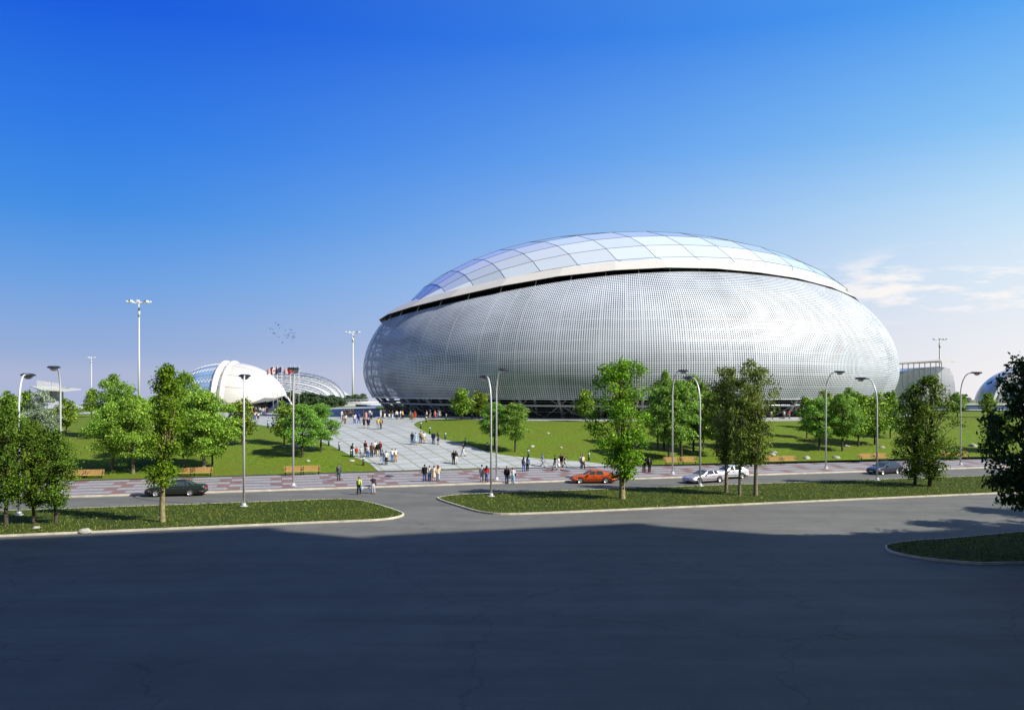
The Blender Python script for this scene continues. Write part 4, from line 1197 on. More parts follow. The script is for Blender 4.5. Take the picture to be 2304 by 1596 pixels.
cp_belt = [(0, .48), (.12, .60), (.5, .70), (1.4, .84), (2.3, .88), (3.6, .91), (4.3, .94), (4.85, .91), (5.0, .80), (5.1, .58)]
c = make_car('parked_car', 'silver lilac coupe on the street behind a lamp pole', paint('car_silver', (0.46, 0.43, 0.48), 0.6, 0.5), 5.1, 1.85, cp_top, cp_belt, (0.95, 3.75), [(1.72, 3.05, 2.28, 3.0), (3.16, 3.85, 3.1, 3.5)], (1.55, 2.28), (4.3, 3.6), 0.32, doors=(2.9,), group='cars on the street')
put_car(c, 1586, 1084, road_ang + R(14))
wh_top = [(0, .56), (.12, .66), (.45, .76), (1.25, .92), (1.9, 1.33), (2.3, 1.43), (2.9, 1.44), (3.4, 1.32), (3.9, 1.04), (4.15, .98), (4.25, .86), (4.32, .62)]
wh_belt = [(0, .54), (.12, .64), (.45, .74), (1.2, .88), (2.0, .92), (3.3, .95), (3.9, .97), (4.15, .92), (4.25, .80), (4.32, .60)]
c = make_car('parked_car', 'white compact car behind the silver coupe and a slim trunk', paint('car_white', (0.70, 0.74, 0.78)), 4.32, 1.70, wh_top, wh_belt, (0.80, 3.30), [(1.42, 2.30, 1.92, 2.30), (2.40, 3.15, 2.40, 3.05), (3.22, 3.55, 3.12, 3.22)], (1.28, 1.98), (3.86, 3.38), 0.30, doors=(2.15, 3.0), group='cars on the street')
put_car(c, 1640, 1075, road_ang + R(6))
wg_top = [(0, .55), (.12, .66), (.45, .76), (1.2, .90), (1.85, 1.28), (2.2, 1.37), (3.0, 1.40), (3.7, 1.37), (4.05, 1.25), (4.3, .95), (4.42, .85), (4.5, .62)]
wg_belt = [(0, .53), (.12, .64), (.45, .74), (1.15, .86), (2.0, .89), (3.3, .92), (4.1, .92), (4.3, .90), (4.42, .80), (4.5, .60)]
c = make_car('parked_car', 'navy blue estate car with roof rails on the street', paint('car_navy', (0.018, 0.02, 0.05)), 4.5, 1.72, wg_top, wg_belt, (0.82, 3.4), [(1.36, 2.22, 1.86, 2.22), (2.32, 3.05, 2.32, 3.02), (3.14, 3.95, 3.12, 3.78)], (1.22, 1.92), (4.26, 4.02), 0.31, True, doors=(2.1, 2.95), group='cars on the street')
put_car(c, 1989, 1064.5, road_ang + R(14))
# ------------------------------------------------------------------ trees
def leaf_mat(name, col, tip, trans=0.35):
    col, tip = tuple(c*0.80 for c in col), tuple(min(.75, c*1.15) for c in tip)
    m = bpy.data.materials.new(name); nt, N, L = nodes(m); b = N['Principled BSDF']
    b.inputs['Roughness'].default_value = 0.55; b.inputs['Specular IOR Level'].default_value = 0.25
    at = N.new('ShaderNodeAttribute'); at.attribute_name = 'tone'
    oi = N.new('ShaderNodeObjectInfo')
    mx = N.new('ShaderNodeMix'); mx.data_type = 'RGBA'; ii = {k.identifier: k for k in mx.inputs}
    L.new(at.outputs['Fac'], ii['Factor_Float']); ii['A_Color'].default_value = (*col, 1); ii['B_Color'].default_value = (*tip, 1)
    hs = N.new('ShaderNodeHueSaturation')
    a = N.new('ShaderNodeMapRange'); a.inputs['To Min'].default_value = 0.485; a.inputs['To Max'].default_value = 0.51
    v = N.new('ShaderNodeMapRange'); v.inputs['To Min'].default_value = 0.88; v.inputs['To Max'].default_value = 1.14
    L.new(oi.outputs['Random'], a.inputs['Value']); L.new(oi.outputs['Random'], v.inputs['Value'])
    L.new(a.outputs[0], hs.inputs['Hue']); L.new(v.outputs[0], hs.inputs['Value'])
    L.new([k for k in mx.outputs if k.identifier == 'Result_Color'][0], hs.inputs['Color'])
    L.new(hs.outputs[0], b.inputs['Base Color'])
    t = N.new('ShaderNodeBsdfTranslucent'); L.new(hs.outputs[0], t.inputs['Color'])
    ms = N.new('ShaderNodeMixShader'); ms.inputs[0].default_value = trans
    L.new(b.outputs[0], ms.inputs[1]); L.new(t.outputs[0], ms.inputs[2]); L.new(ms.outputs[0], N['Material Output'].inputs['Surface'])
    return m
M_BARK = mat('bark_grey', (0.20, 0.17, 0.12), 0.9, var=0.45, scale=6, bump=0.6, bscale=14)
M_BARKD = mat('bark_dark', (0.07, 0.055, 0.035), 0.9, var=0.4, scale=6, bump=0.6, bscale=14)
M_BARKY = mat('bark_ochre', (0.26, 0.22, 0.10), 0.9, var=0.5, scale=5, bump=0.6, bscale=12)
def leaves_mesh(name, P, Nn, S, tone, m, ratio=0.62):
    n = len(P)
    rs = np.random.RandomState(n)
    h = rs.normal(size=(n, 3)); h -= (h*Nn).sum(1, keepdims=True)*Nn
    h /= np.linalg.norm(h, axis=1, keepdims=True) + 1e-9
    k = np.cross(Nn, h)
    s = S[:, None]
    v = np.empty((n, 4, 3), np.float32)
    v[:, 0] = P - h*s; v[:, 1] = P - k*s*ratio + Nn*s*0.12; v[:, 2] = P + h*s; v[:, 3] = P + k*s*ratio + Nn*s*0.12
    me = bpy.data.meshes.new(name)
    me.vertices.add(4*n); me.vertices.foreach_set('co', v.ravel())
    me.loops.add(4*n); me.loops.foreach_set('vertex_index', np.arange(4*n, dtype=np.int32))
    me.polygons.add(n); me.polygons.foreach_set('loop_start', np.arange(0, 4*n, 4, dtype=np.int32))
    try: me.polygons.foreach_set('loop_total', np.full(n, 4, np.int32))
    except Exception: pass
    me.update(calc_edges=True)
    a = me.attributes.new('tone', 'FLOAT', 'FACE'); a.data.foreach_set('value', tone.astype(np.float32))
    me.materials.append(m); me.validate()
    return me
def make_tree(seed, H, W, z0, env, nb, per, leaf, m, bark, tr, fork, flat=0.6, blob=0.17, inner=0.35, lean=0.0, stems=1, up=0.35, ratio=0.62, spray=0.0):
    """env(f) = relative crown radius at height fraction f; nb boughs of per leaves; blob = bough size relative to the width"""
    rs = np.random.RandomState(seed); rnd = random.Random(seed)
    R0 = W/2; Hc = H - z0
    B = []
    i = 0
    while len(B) < nb:
        f = (i + 0.5)/nb if rnd.random() < 0.6 else rnd.random(); i = (i + 1) % nb
        f = min(0.985, max(0.02, f + rnd.uniform(-.04, .04)))
        a = 2.399963*len(B) + rnd.uniform(-.5, .5)
        k = (0.62 + 0.38*rnd.random()) if rnd.random() > inner else rnd.uniform(0.05, 0.6)
        br = blob*W*rnd.uniform(0.7, 1.25)*(0.7 + 0.3*env(f))
        r = max(0.0, R0*env(f)*k - br*0.45)
        B.append((r*math.cos(a) + lean*f, r*math.sin(a), z0 + Hc*f, br))
    P, Nn, S, T = [], [], [], []
    for (x, y, z, br) in B:
        q = rs.normal(size=(per, 3)); q /= np.linalg.norm(q, axis=1, keepdims=True)
        rad = br*np.clip(rs.normal(0.78, 0.26, size=(per, 1)), 0.1, 1.45)
        p = q*rad; p[:, 2] *= flat
        keep = (q[:, 2] > -0.55) | (rs.rand(per) < 0.45)
        p, q = p[keep], q[keep]
        if spray:   # thin drooping layers
            p[:, 2] -= spray*(p[:, 0]**2 + p[:, 1]**2)/max(br, .1)
        n = q*0.5 + rs.normal(size=q.shape)*0.55 + np.array([0, 0, up]); n /= np.linalg.norm(n, axis=1, keepdims=True)
        P.append(p + np.array([x, y, z])); Nn.append(n); S.append(leaf*rs.uniform(0.6, 1.3, len(p)))
        T.append(np.clip(0.30 + 0.35*q[:, 2]*0 + rs.normal(0, 0.28, len(p)) + rnd.uniform(-.12, .22), 0, 1))
    P, Nn, S, T = np.concatenate(P), np.concatenate(Nn), np.concatenate(S), np.concatenate(T)
    ok = P[:, 2] > z0*0.55
    crown = leaves_mesh('crown', P[ok], Nn[ok], S[ok], T[ok], m, ratio)
    mb = MB()
    for s_ in range(stems):
        ox, oy = (0, 0) if stems == 1 else (rnd.uniform(-.35, .35), rnd.uniform(-.2, .2))
        k = 0.9 if s_ else 1.0
        pts = [Vector((ox*0.6, oy*0.6, -0.25)), Vector((ox*0.6, oy*0.6, 0.0)), Vector((ox*.7 + rnd.uniform(-.04, .04), oy*.7, fork*0.5)), Vector((ox + lean*0.15 + rnd.uniform(-.06, .06), oy, fork)), Vector((lean*0.5 + ox*1.4 + rnd.uniform(-.2, .2), oy*1.4 + rnd.uniform(-.2, .2), (fork + H)*0.5)), Vector((lean*0.9, 0, H*0.93))]
        mb.tube(pts, [tr*1.5*k, tr*1.12*k, tr*0.95*k, tr*0.85*k, tr*0.45*k, tr*0.1], 9)
    for (x, y, z, br) in B[::1 if nb < 40 else 2]:
        zs = min(fork + max(0.0, (z - fork))*rnd.uniform(0.15, 0.55), z - 0.15)
        zs = max(zs, min(fork*0.9, z))
        st = Vector((lean*max(0, zs - fork)/H, 0, zs)); en = Vector((x, y, z))
        mid = st.lerp(en, 0.5) + Vector((rnd.uniform(-.15, .15), rnd.uniform(-.15, .15), 0.12*(en - st).length))
        r = tr*rnd.uniform(0.28, 0.42)
        mb.tube([st, mid, en], [r, r*0.7, r*0.25], 5)
    trunk = mb.mesh('trunk', bark, True)
    q_ = P[ok]
    W1 = 2*np.percentile(np.hypot(q_[:, 0] - lean*0.5, q_[:, 1]), 97); H1 = np.percentile(q_[:, 2], 99.6)
    return trunk, crown, float(H1), float(W1)
egg = lambda lo, pk, hi: (lambda f: (lo + (1 - lo)*math.sin(PI/2*min(1, f/pk))) if f < pk else max(0.12, hi + (1 - hi)*math.sqrt(max(0, 1 - ((f - pk)/(1 - pk))**2))))
dome_env = lambda f: math.sqrt(max(0.02, 1 - (max(0, f - 0.25)/0.78)**2))*(0.62 + 0.38*min(1, f/0.25))
L_BRIGHT = leaf_mat('leaves_bright', (0.115, 0.29, 0.020), (0.42, 0.66, 0.09), 0.42)
L_BLUE = leaf_mat('leaves_cool_green', (0.085, 0.22, 0.022), (0.34, 0.55, 0.09), 0.42)
L_STREET = leaf_mat('leaves_street', (0.05, 0.17, 0.006), (0.30, 0.50, 0.02), 0.42)
L_DKST = leaf_mat('leaves_dark_street', (0.035, 0.105, 0.008), (0.21, 0.34, 0.03), 0.4)
L_OLIVE = leaf_mat('leaves_olive', (0.06, 0.11, 0.016), (0.30, 0.37, 0.06), 0.4)
L_ROUND = leaf_mat('leaves_round', (0.035, 0.12, 0.010), (0.40, 0.56, 0.06))
L_DARK = leaf_mat('leaves_dark', (0.014, 0.055, 0.008), (0.06, 0.15, 0.018))
L_PALE = leaf_mat('leaves_pale', (0.10, 0.19, 0.11), (0.55, 0.62, 0.45), 0.25)
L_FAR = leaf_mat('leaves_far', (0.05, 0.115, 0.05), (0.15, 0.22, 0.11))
KIND = {
    'broad': [make_tree(s, 8.0, 7.4, 2.0, dome_env, 50, 380, 0.112, L_BRIGHT, M_BARK, 0.20, 1.9, 0.5, 0.155, 0.28, spray=0.16) for s in (3, 11, 27)],
    'cool': [make_tree(s, 7.0, 6.0, 1.9, dome_env, 44, 360, 0.108, L_BLUE, M_BARKD, 0.15, 1.8, 0.42, 0.16, 0.28, spray=0.2) for s in (5, 19)],
    'big': [make_tree(s, 10.0, 8.5, 1.8, dome_env, 50, 250, 0.17, L_BLUE, M_BARKD, 0.25, 2.2, 0.6, 0.15, 0.3) for s in (8, 31)],
    'street': [make_tree(s, 12.0, 6.0, 1.7, egg(0.30, 0.62, 0.10), 95, 150, 0.105, L_STREET, M_BARKY, 0.23, 2.0, 0.85, 0.13, 0.45, up=0.2) for s in (2,)],
    'slim': [make_tree(s, 11.5, 3.1, 2.8, egg(0.6, 0.5, 0.0), 100, 105, 0.095, L_STREET, M_BARKY, 0.19, 3.0, 1.0, 0.17, 0.5, up=0.15, lean=0.35) for s in (4,)],
    'clump': [make_tree(s, 9.0, 4.2, 1.6, egg(0.55, 0.55, 0.1), 85, 150, 0.10, L_DKST, M_BARKD, 0.17, 1.6, 0.9, 0.16, 0.45, up=0.2) for s in (6, 16)],
    'olive': [make_tree(s, 11.5, 4.6, 2.7, egg(0.35, 0.6, 0.15), 80, 120, 0.10, L_OLIVE, M_BARK, 0.19, 2.2, 0.9, 0.15, 0.45, up=0.15) for s in (7, 17, 37)],
    'twin': [make_tree(s, 9.5, 5.6, 0.8, egg(0.5, 0.42, 0.05), 95, 120, 0.10, L_DKST, M_BARKD, 0.17, 1.5, 0.85, 0.13, 0.45, up=0.2) for s in (9, 29)],
    'round': [make_tree(s, 6.2, 4.4, 1.5, lambda f: math.sqrt(max(0.03, 1 - ((f - 0.42)/0.60)**2)), 34, 95, 0.20, L_ROUND, M_BARKD, 0.13, 1.5, 0.8, 0.19, 0.3, ratio=0.5) for s in (12, 22)],
    'dark': [make_tree(s, 12.0, 9.0, 3.0, egg(0.6, 0.45, 0.1), 120, 150, 0.17, L_DARK, M_BARKD, 0.3, 2.5, 0.7, 0.12, 0.35, ratio=0.5) for s in (13,)],
    'pale': [make_tree(s, 7.5, 7.4, 1.6, dome_env, 44, 330, 0.11, L_PALE, M_BARKD, 0.17, 1.7, 0.5, 0.16, 0.28, spray=0.16) for s in (14,)],
    'far': [make_tree(s, 6.0, 5.0, 0.8, dome_env, 22, 110, 0.28, L_FAR, M_BARKD, 0.15, 1.2, 0.6, 0.2, 0.3) for s in (15, 25)],
}
cnt = {}
rt = random.Random(99)
def tree(kind, x, yb, ytop, wpx, label, group, cat='tree', name=None, floor=None, rz=None, d=None):
    """x = picture column of the crown; yb = foot row; ytop = top row; wpx = crown width in picture units"""
    p = G(x, yb, 0, floor) if d is None else None
    if d is not None:
        q = D(x, 900, d); p = Vector((q.x, q.y, gz(q.x, q.y)))
    if floor is not None: p.z = floor
    s = p.y/FV
    H = (EYE - (ytop - HY)*s) - p.z; W = wpx*s
    i = cnt.get(kind, 0); cnt[kind] = i + 1
    tk, cr, H0, W0 = KIND[kind][i % len(KIND[kind])]
    o = thing(name or 'tree', label, cat, (p.x, p.y, p.z - 0.03), rt.uniform(0, 6.28) if rz is None else rz, group)
    o.scale = (W/W0, W/W0, H/H0)
    link('trunk', tk, o); link('crown', cr, o)
    return o
ga, gb = 'trees on the grass verges', 'trees on the lawns'
tree('street', 1400, 1120.5, 811, 152, 'bright green bushy tree on the verge beside the orange red car', ga, floor=0.14, rz=0.4)
tree('slim', 366, 1172, 822, 86, 'tall slim sparse tree on the verge in front of the dark green car', ga, floor=0.14, rz=0.0)
tree('clump', 14, 1180, 897, 104, 'dark tree cut by the picture edge, first of the clump on the verge', ga, floor=0.14)
tree('clump', 76, 1176, 950, 84, 'dark leafy tree in the middle of the three tree clump', ga, floor=0.14)
tree('clump', 126, 1175, 968, 86, 'dark leafy tree of the clump closest to the slim tree', ga, floor=0.14)
tree('olive', 1634, 1106, 826, 88, 'olive tree with the thinnest pale trunk of its clump on the verge', ga, floor=0.14)
tree('olive', 1664, 1113, 850, 74, 'olive tree in the middle of the pale trunked clump', ga, floor=0.14)
tree('olive', 1700, 1113, 812, 96, 'olive tree of the pale trunked clump farthest from the coupe', ga, floor=0.14)
tree('twin', 2058, 1090, 865, 96, 'dark tree with the thinner trunk of the twin pair past the navy car', ga, floor=0.14)
tree('twin', 2092, 1092, 846, 132, 'taller dark tree of the twin pair past the navy car', ga, floor=0.14)
o = tree('dark', 2338, 1245, 795, 235, 'big black green tree leaning into view at the picture edge', ga, floor=0.14)
for i, (x, y, h_) in enumerate(((39, 50.5, 13), (46, 55, 14), (53, 62, 13.5), (44.5, 48, 14), (57, 56, 13), (62, 66, 14))):
    q = tree('dark', 2345, 1245, 795, 330, 'black green tree of the group standing past the picture edge beside the near street', 'trees past the picture edge', floor=0.14, rz=i*1.3)
    q.location = (x, y, 0.1); q.scale = (1.0, 1.0, h_/12)
# trees of the lawns
tree('broad', 253, 1057, 905, 116, 'bright broad tree with its trunk beside another, nearest the dark clump', gb)
tree('broad', 300, 1064, 890, 128, 'bright broad tree with a pale forked trunk next to the slim tree', gb)
tree('broad', 350, 1040, 893, 110, 'bright broad tree hidden behind the slim tree', gb)
tree('broad', 459, 1062, 878, 152, 'big bright broad tree with a pale trunk behind the dark green car benches', gb)
tree('broad', 412, 1050, 905, 90, 'bright tree overlapping the slim tree, beside the big bright one', gb)
tree('big', 260, 985, 843, 92, 'tall dense dark green tree standing below the tallest floodlight mast', gb)
tree('big', 418, 1000, 839, 82, 'dense dark green tree in front of the shell pavilion', gb)
tree('round', 545, 1000, 896, 62, 'dark round leaved tree behind the big bright broad tree', gb)
tree('round', 478, 1050, 925, 70, 'dark round leaved tree under the big bright broad tree', gb)
tree('cool', 680, 1028, 909, 96, 'small tree with flat leafy layers beside the plaza, crossed by a lamp pole', gb)
tree('cool', 722, 1015, 908, 78, 'small tree with flat leafy layers at the plaza edge beside a bollard', gb)
tree('round', 640, 1000, 903, 58, 'dark round leaved tree between the flagpoles and the small layered trees', gb)
tree('cool', 1159, 1015.5, 907, 80, 'layered grey green tree on the arena lawn beside two lamp poles', gb)
tree('cool', 1113, 1006, 905, 66, 'layered grey green tree on the arena lawn behind two lamp poles', gb)
tree('round', 1039, 945, 874, 54, 'round yellow green tree at the lawn top beneath the arena, nearest the plaza', gb)
tree('round', 1078, 943, 880, 50, 'round yellow green tree at the lawn top beside its twin', gb)
tree('round', 1317, 947, 877, 52, 'dark round tree at the lawn top behind the bushy verge tree', gb)
tree('big', 1494, 1010, 836, 70, 'tall narrow grey green tree rising behind the bright bushy tree', gb)
tree('cool', 1505, 1036, 872, 96, 'leafy green tree behind the lamp pole and bench past the bushy tree', gb)
tree('cool', 1533, 1036, 858, 98, 'leafy green tree between two lamp poles behind the silver coupe', gb)
tree('cool', 1480, 1012, 885, 76, 'green tree tucked behind the bushy verge tree', gb)
tree('big', 1560, 1015, 846, 76, 'green tree top showing above the lamp arms behind the coupe', gb)
tree('round', 1582, 1010, 866, 50, 'round leaved tree touching the olive clump', gb)
tree('cool', 1613, 1026, 880, 80, 'green tree with a slim pale trunk behind the olive clump', gb)
tree('cool', 1668, 1010, 905, 70, 'shady green tree hidden behind the olive trunks', gb)
tree('cool', 1843, 1013, 895, 80, 'leafy layered tree beside the lamp pole on the open lawn', gb)
tree('cool', 1895, 1013.5, 885, 86, 'leafy layered tree standing second past the lamp pole on the open lawn', gb)
tree('round', 1931, 1003, 886, 70, 'yellow green tree with coarse leaves behind the two layered trees', gb)
tree('round', 1968, 1000, 884, 72, 'yellow green coarse leaved tree behind the lamp above the navy car', gb)
tree('round', 2003, 985, 881, 56, 'yellow green coarse leaved tree beside the twin dark trees', gb)
tree('big', 1908, 975, 872, 58, 'dense tree behind the coarse leaved trees under the arena skin', gb)
tree('round', 1856, 965, 878, 42, 'round tree under the arena skin behind the lamp pole', gb)
tree('round', 1815, 985, 893, 48, 'yellow green tree at the edge of the grove beneath the arena', gb)
tree('round', 2154, 937, 882, 40, 'small round tree in front of the terrace wall behind a lamp pole', gb)
tree('round', 2222, 938, 883, 42, 'small round tree in front of the terrace wall below the glass dome', gb)
tree('cool', 2261, 1020.5, 925, 72, 'layered tree on the lawn half hidden by the black green tree', gb)
tree('pale', 92, 990, 880, 92, 'whitish leaved tree behind the dark clump and a lamp pole', gb)
tree('round', 150, 972, 896, 50, 'round green tree beside the whitish tree', gb)
tree('round', 207, 938, 874, 38, 'dark round tree on the far lawn beneath the floodlight mast', gb)
tree('round', 20, 985, 880, 56, 'green round tree at the picture edge behind the dark clump', gb)
tree('round', 62, 978, 879, 44, 'green tree between the lamp pole and the whitish tree', gb)
tree('broad', 20, 1040, 900, 100, 'lush tree behind the dark clump near the picture edge', gb)
# far rows
far_lb = 'hazy green tree of the dense far row below the lattice trusses'
for i in range(15):
    x = 655 + i*8.2 + rt.uniform(-2, 2)
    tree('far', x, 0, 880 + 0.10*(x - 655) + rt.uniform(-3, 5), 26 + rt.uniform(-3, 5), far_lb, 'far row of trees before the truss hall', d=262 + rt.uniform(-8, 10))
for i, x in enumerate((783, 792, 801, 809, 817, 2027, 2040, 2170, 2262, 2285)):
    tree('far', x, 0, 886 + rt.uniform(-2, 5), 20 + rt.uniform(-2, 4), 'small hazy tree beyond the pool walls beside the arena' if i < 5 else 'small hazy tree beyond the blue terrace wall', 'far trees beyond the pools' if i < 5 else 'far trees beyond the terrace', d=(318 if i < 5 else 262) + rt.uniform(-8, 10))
# ------------------------------------------------------------------ people
def pose_joints(pose):
    J = {}
    st = {'s': 0.0, 'h': 0.02, 'a': 0.02, 'c': 0.0, 'w': 0.24, 'v': -0.24, 'p': 0.12, 'q': -0.12}[pose]
    for s, k in ((-1, 1), (1, -1)):
        f = st*k                       # >0: this leg is ahead
        hip = (0.09*s, 0, 0.90)
        if f > 0.03: knee, ank = (0.095*s, -f*0.85, 0.50), (0.10*s, -f*1.15, 0.09)
        elif f < -0.03: knee, ank = (0.095*s, -f*0.15 - 0.03, 0.49), (0.10*s, -f*1.25, 0.15)
        else: knee, ank = (0.10*s, -0.015, 0.49), (0.11*s, 0.02, 0.08)
        toe = (ank[0] + 0.02*s, ank[1] - 0.15, max(0.03, ank[2] - 0.055 - (0.04 if f < -0.03 else 0)))
        J['leg', s] = (hip, knee, ank, toe)
        sh = (0.185*s, 0.0, 1.405)
        el = (0.235*s, f*0.45 + 0.03, 1.13); wr = (0.24*s, f*0.9 - 0.08, 0.89)
        if pose == 'h': el, wr = (0.245*s, 0.02, 1.14), (0.07*s, -0.20, 1.06)
        if pose == 'a' and s > 0: el, wr = (0.25*s, -0.10, 1.17), (0.15*s, -0.16, 1.42)
        if pose == 'c' and s > 0: el, wr = (0.30*s, -0.10, 1.17), (0.38*s, -0.30, 1.12)
        J['arm', s] = (sh, el, wr)
    return J
cache = {}
def body_mesh(pose):
    if ('b', pose) in cache: return cache['b', pose]
    J = pose_joints(pose)
    V, E, Rr = [], [], []
    def add(p, r, par=None):
        V.append(Vector(p)); Rr.append(r); i = len(V) - 1
        if par is not None: E.append((par, i))
        return i
    pel = add((0, 0, 0.95), 0.115)
    sp = add((0, 0.005, 1.12), 0.105, pel); ch = add((0, 0, 1.30), 0.125, sp); nk = add((0, 0.01, 1.45), 0.055, ch); n2 = add((0, 0.0, 1.51), 0.052, nk)
    h1 = add((0, -0.015, 1.555), 0.068, n2); h2 = add((0, -0.008, 1.63), 0.088, h1); add((0, 0.0, 1.695), 0.070, h2)
    add((0, -0.112, 1.600), 0.013, h1)
    for s in (-1, 1): add((0.098*s, 0.0, 1.61), 0.016, h2)
    for s in (-1, 1):
        hip, knee, ank, toe = J['leg', s]
        a = add(hip, 0.092, pel); b = add(knee, 0.058, a); c = add([k + (m_ - k)*0.35 for k, m_ in zip(knee, ank)], 0.056, b); d = add(ank, 0.038, c); add(toe, 0.032, d)
        sh, el, wr = [Vector(q) for q in J['arm', s]]
        a = add(sh, 0.062, ch); b = add(el, 0.043, a); c = add(wr, 0.030, b)
        dr = (wr - el).normalized(); side = dr.cross(Vector((0, 1, 0))); side = side.normalized() if side.length > .1 else Vector((1, 0, 0))
        nrm = side.cross(dr)
        pm = add(wr + dr*0.075, 0.036, c)
        for k, (off, ln_) in enumerate(((-0.032, 0.062), (-0.011, 0.075), (0.011, 0.072), (0.032, 0.055))):
            base = wr + dr*0.10 + nrm*off
            f1 = add(base, 0.0105, pm); f2 = add(base + dr*ln_*0.6 - side*s*0.008, 0.0095, f1); add(base + dr*ln_ - side*s*0.028, 0.008, f2)
        t1 = add(wr + dr*0.05 - nrm*0.045, 0.012, pm); add(wr + dr*0.095 - nrm*0.065 - side*s*0.01, 0.009, t1)
    me = bpy.data.meshes.new('body_frame'); me.from_pydata([tuple(v) for v in V], E, []); me.update()
    o = bpy.data.objects.new('body_frame', me); COL.objects.link(o)
    md = o.modifiers.new('skin', 'SKIN'); md.use_smooth_shade = True
    for i, d in enumerate(me.skin_vertices[0].data): d.radius = (Rr[i], Rr[i]); d.use_root = (i == 0)
    sub = o.modifiers.new('sub', 'SUBSURF'); sub.levels = 1; sub.render_levels = 1
    dg = bpy.context.evaluated_depsgraph_get(); dg.update()
    ev = o.evaluated_get(dg)
    m2 = bpy.data.meshes.new_from_object(ev); m2.name = 'body'
    bpy.data.objects.remove(o); bpy.data.meshes.remove(me)
    # eyes and mouth
    vs = [tuple(v.co) for v in m2.vertices]; fs = [tuple(p.vertices) for p in m2.polygons]; mi = [0]*len(fs)
    mb = MB(); mb.add(vs, fs, 0)
    for s in (-1, 1): mb.box((0.034*s, -0.092, 1.632), (0.026, 0.016, 0.012), mi=1)
    mb.box((0, -0.083, 1.560), (0.042, 0.016, 0.010), mi=2)
    m3 = mb.mesh('body', [M_SKINP, M_EYE, M_LIP], True); bpy.data.meshes.remove(m2)
    cache['b', pose] = m3
    return m3
def rings(mb, secs, n=14, cap=True):
    rw = [[Vector((cx + rx*math.cos(2*PI*i/n), cy + ry*math.sin(2*PI*i/n), z)) for i in range(n)] for (z, rx, ry, cx, cy) in secs]
    mb.grid(rw, closed=True)
    if cap: mb.add(rw[-1], [tuple(range(n))]); mb.add(rw[0], [tuple(range(n - 1, -1, -1))])
def top_mesh(pose, kind):
    key = ('t', pose, kind)
    if key in cache: return cache[key]
    J = pose_joints(pose); mb = MB()
    g_ = 0.018 if kind == 'jacket' else 0.0
    hem = {'jacket': 0.80, 'long': 0.90, 'shirt': 0.92, 'tank': 0.93, 'dress': 0.56, 'gown': 0.22}[kind]
    secs = []
    if kind in ('dress', 'gown'): secs += [(hem, 0.235, 0.19, 0, 0), (0.80, 0.20, 0.155, 0, 0)]
    else: secs += [(hem, 0.178 + g_, 0.125 + g_, 0, 0)]
    secs += [(0.98, 0.170 + g_, 0.122 + g_, 0, 0), (1.09, 0.155 + g_, 0.112 + g_, 0, 0), (1.28, 0.188 + g_, 0.130 + g_, 0, 0), (1.40, 0.192 + g_, 0.105 + g_, 0, 0), (1.455, 0.13 + g_*.5, 0.085, 0, 0.005), (1.485, 0.068, 0.066, 0, 0.006)]
    rings(mb, secs)
    for s in (-1, 1):
        sh, el, wr = [Vector(q) for q in J['arm', s]]
        a = sh + Vector((-0.045*s, 0, 0.0))
        if kind in ('jacket', 'long', 'gown'): mb.tube([a, sh + Vector((0.012*s, 0, -0.02)), el, wr], [0.075 + g_*.6, 0.074 + g_*.6, 0.056 + g_*.6, 0.044 + g_*.5], 10)
        elif kind in ('shirt', 'dress'): mb.tube([a, sh + Vector((0.012*s, 0, -0.02)), sh.lerp(el, 0.62)], [0.075, 0.074, 0.066], 10)
    cache[key] = mb.mesh({'dress': 'dress', 'gown': 'dress', 'jacket': 'jacket'}.get(kind, 'shirt'), M_CLOTH, True)
    return cache[key]
def bottom_mesh(pose, kind):
    key = ('l', pose, kind)
    if key in cache: return cache[key]
    J = pose_joints(pose); mb = MB()
    if kind in ('skirt', 'longskirt'):
        z = 0.50 if kind == 'skirt' else 0.17
        rings(mb, [(z, 0.20 if kind == 'skirt' else 0.235, 0.165 if kind == 'skirt' else 0.21, 0, 0), ((z + .9)/2, 0.195, 0.16, 0, 0), (0.90, 0.185, 0.137, 0, 0), (1.03, 0.158, 0.116, 0, 0)])
    else:
        rings(mb, [(0.80, 0.165, 0.115, 0, 0), (0.90, 0.182, 0.132, 0, 0), (1.03, 0.160, 0.116, 0, 0)])
        for s in (-1, 1):
            hip, knee, ank, toe = [Vector(q) for q in J['leg', s]]
            if kind == 'trousers': mb.tube([hip + Vector((0, 0, 0.02)), hip.lerp(knee, .3), knee, knee.lerp(ank, .4), ank + Vector((0, 0, -0.02))], [0.10, 0.102, 0.078, 0.074, 0.068], 10)
            else: mb.tube([hip + Vector((0, 0, 0.02)), hip.lerp(knee, .3), hip.lerp(knee, 0.92)], [0.10, 0.105, 0.095], 10)
    cache[key] = mb.mesh({'skirt': 'skirt', 'longskirt': 'skirt', 'shorts': 'shorts'}.get(kind, 'trousers'), M_CLOTH, True)
    return cache[key]
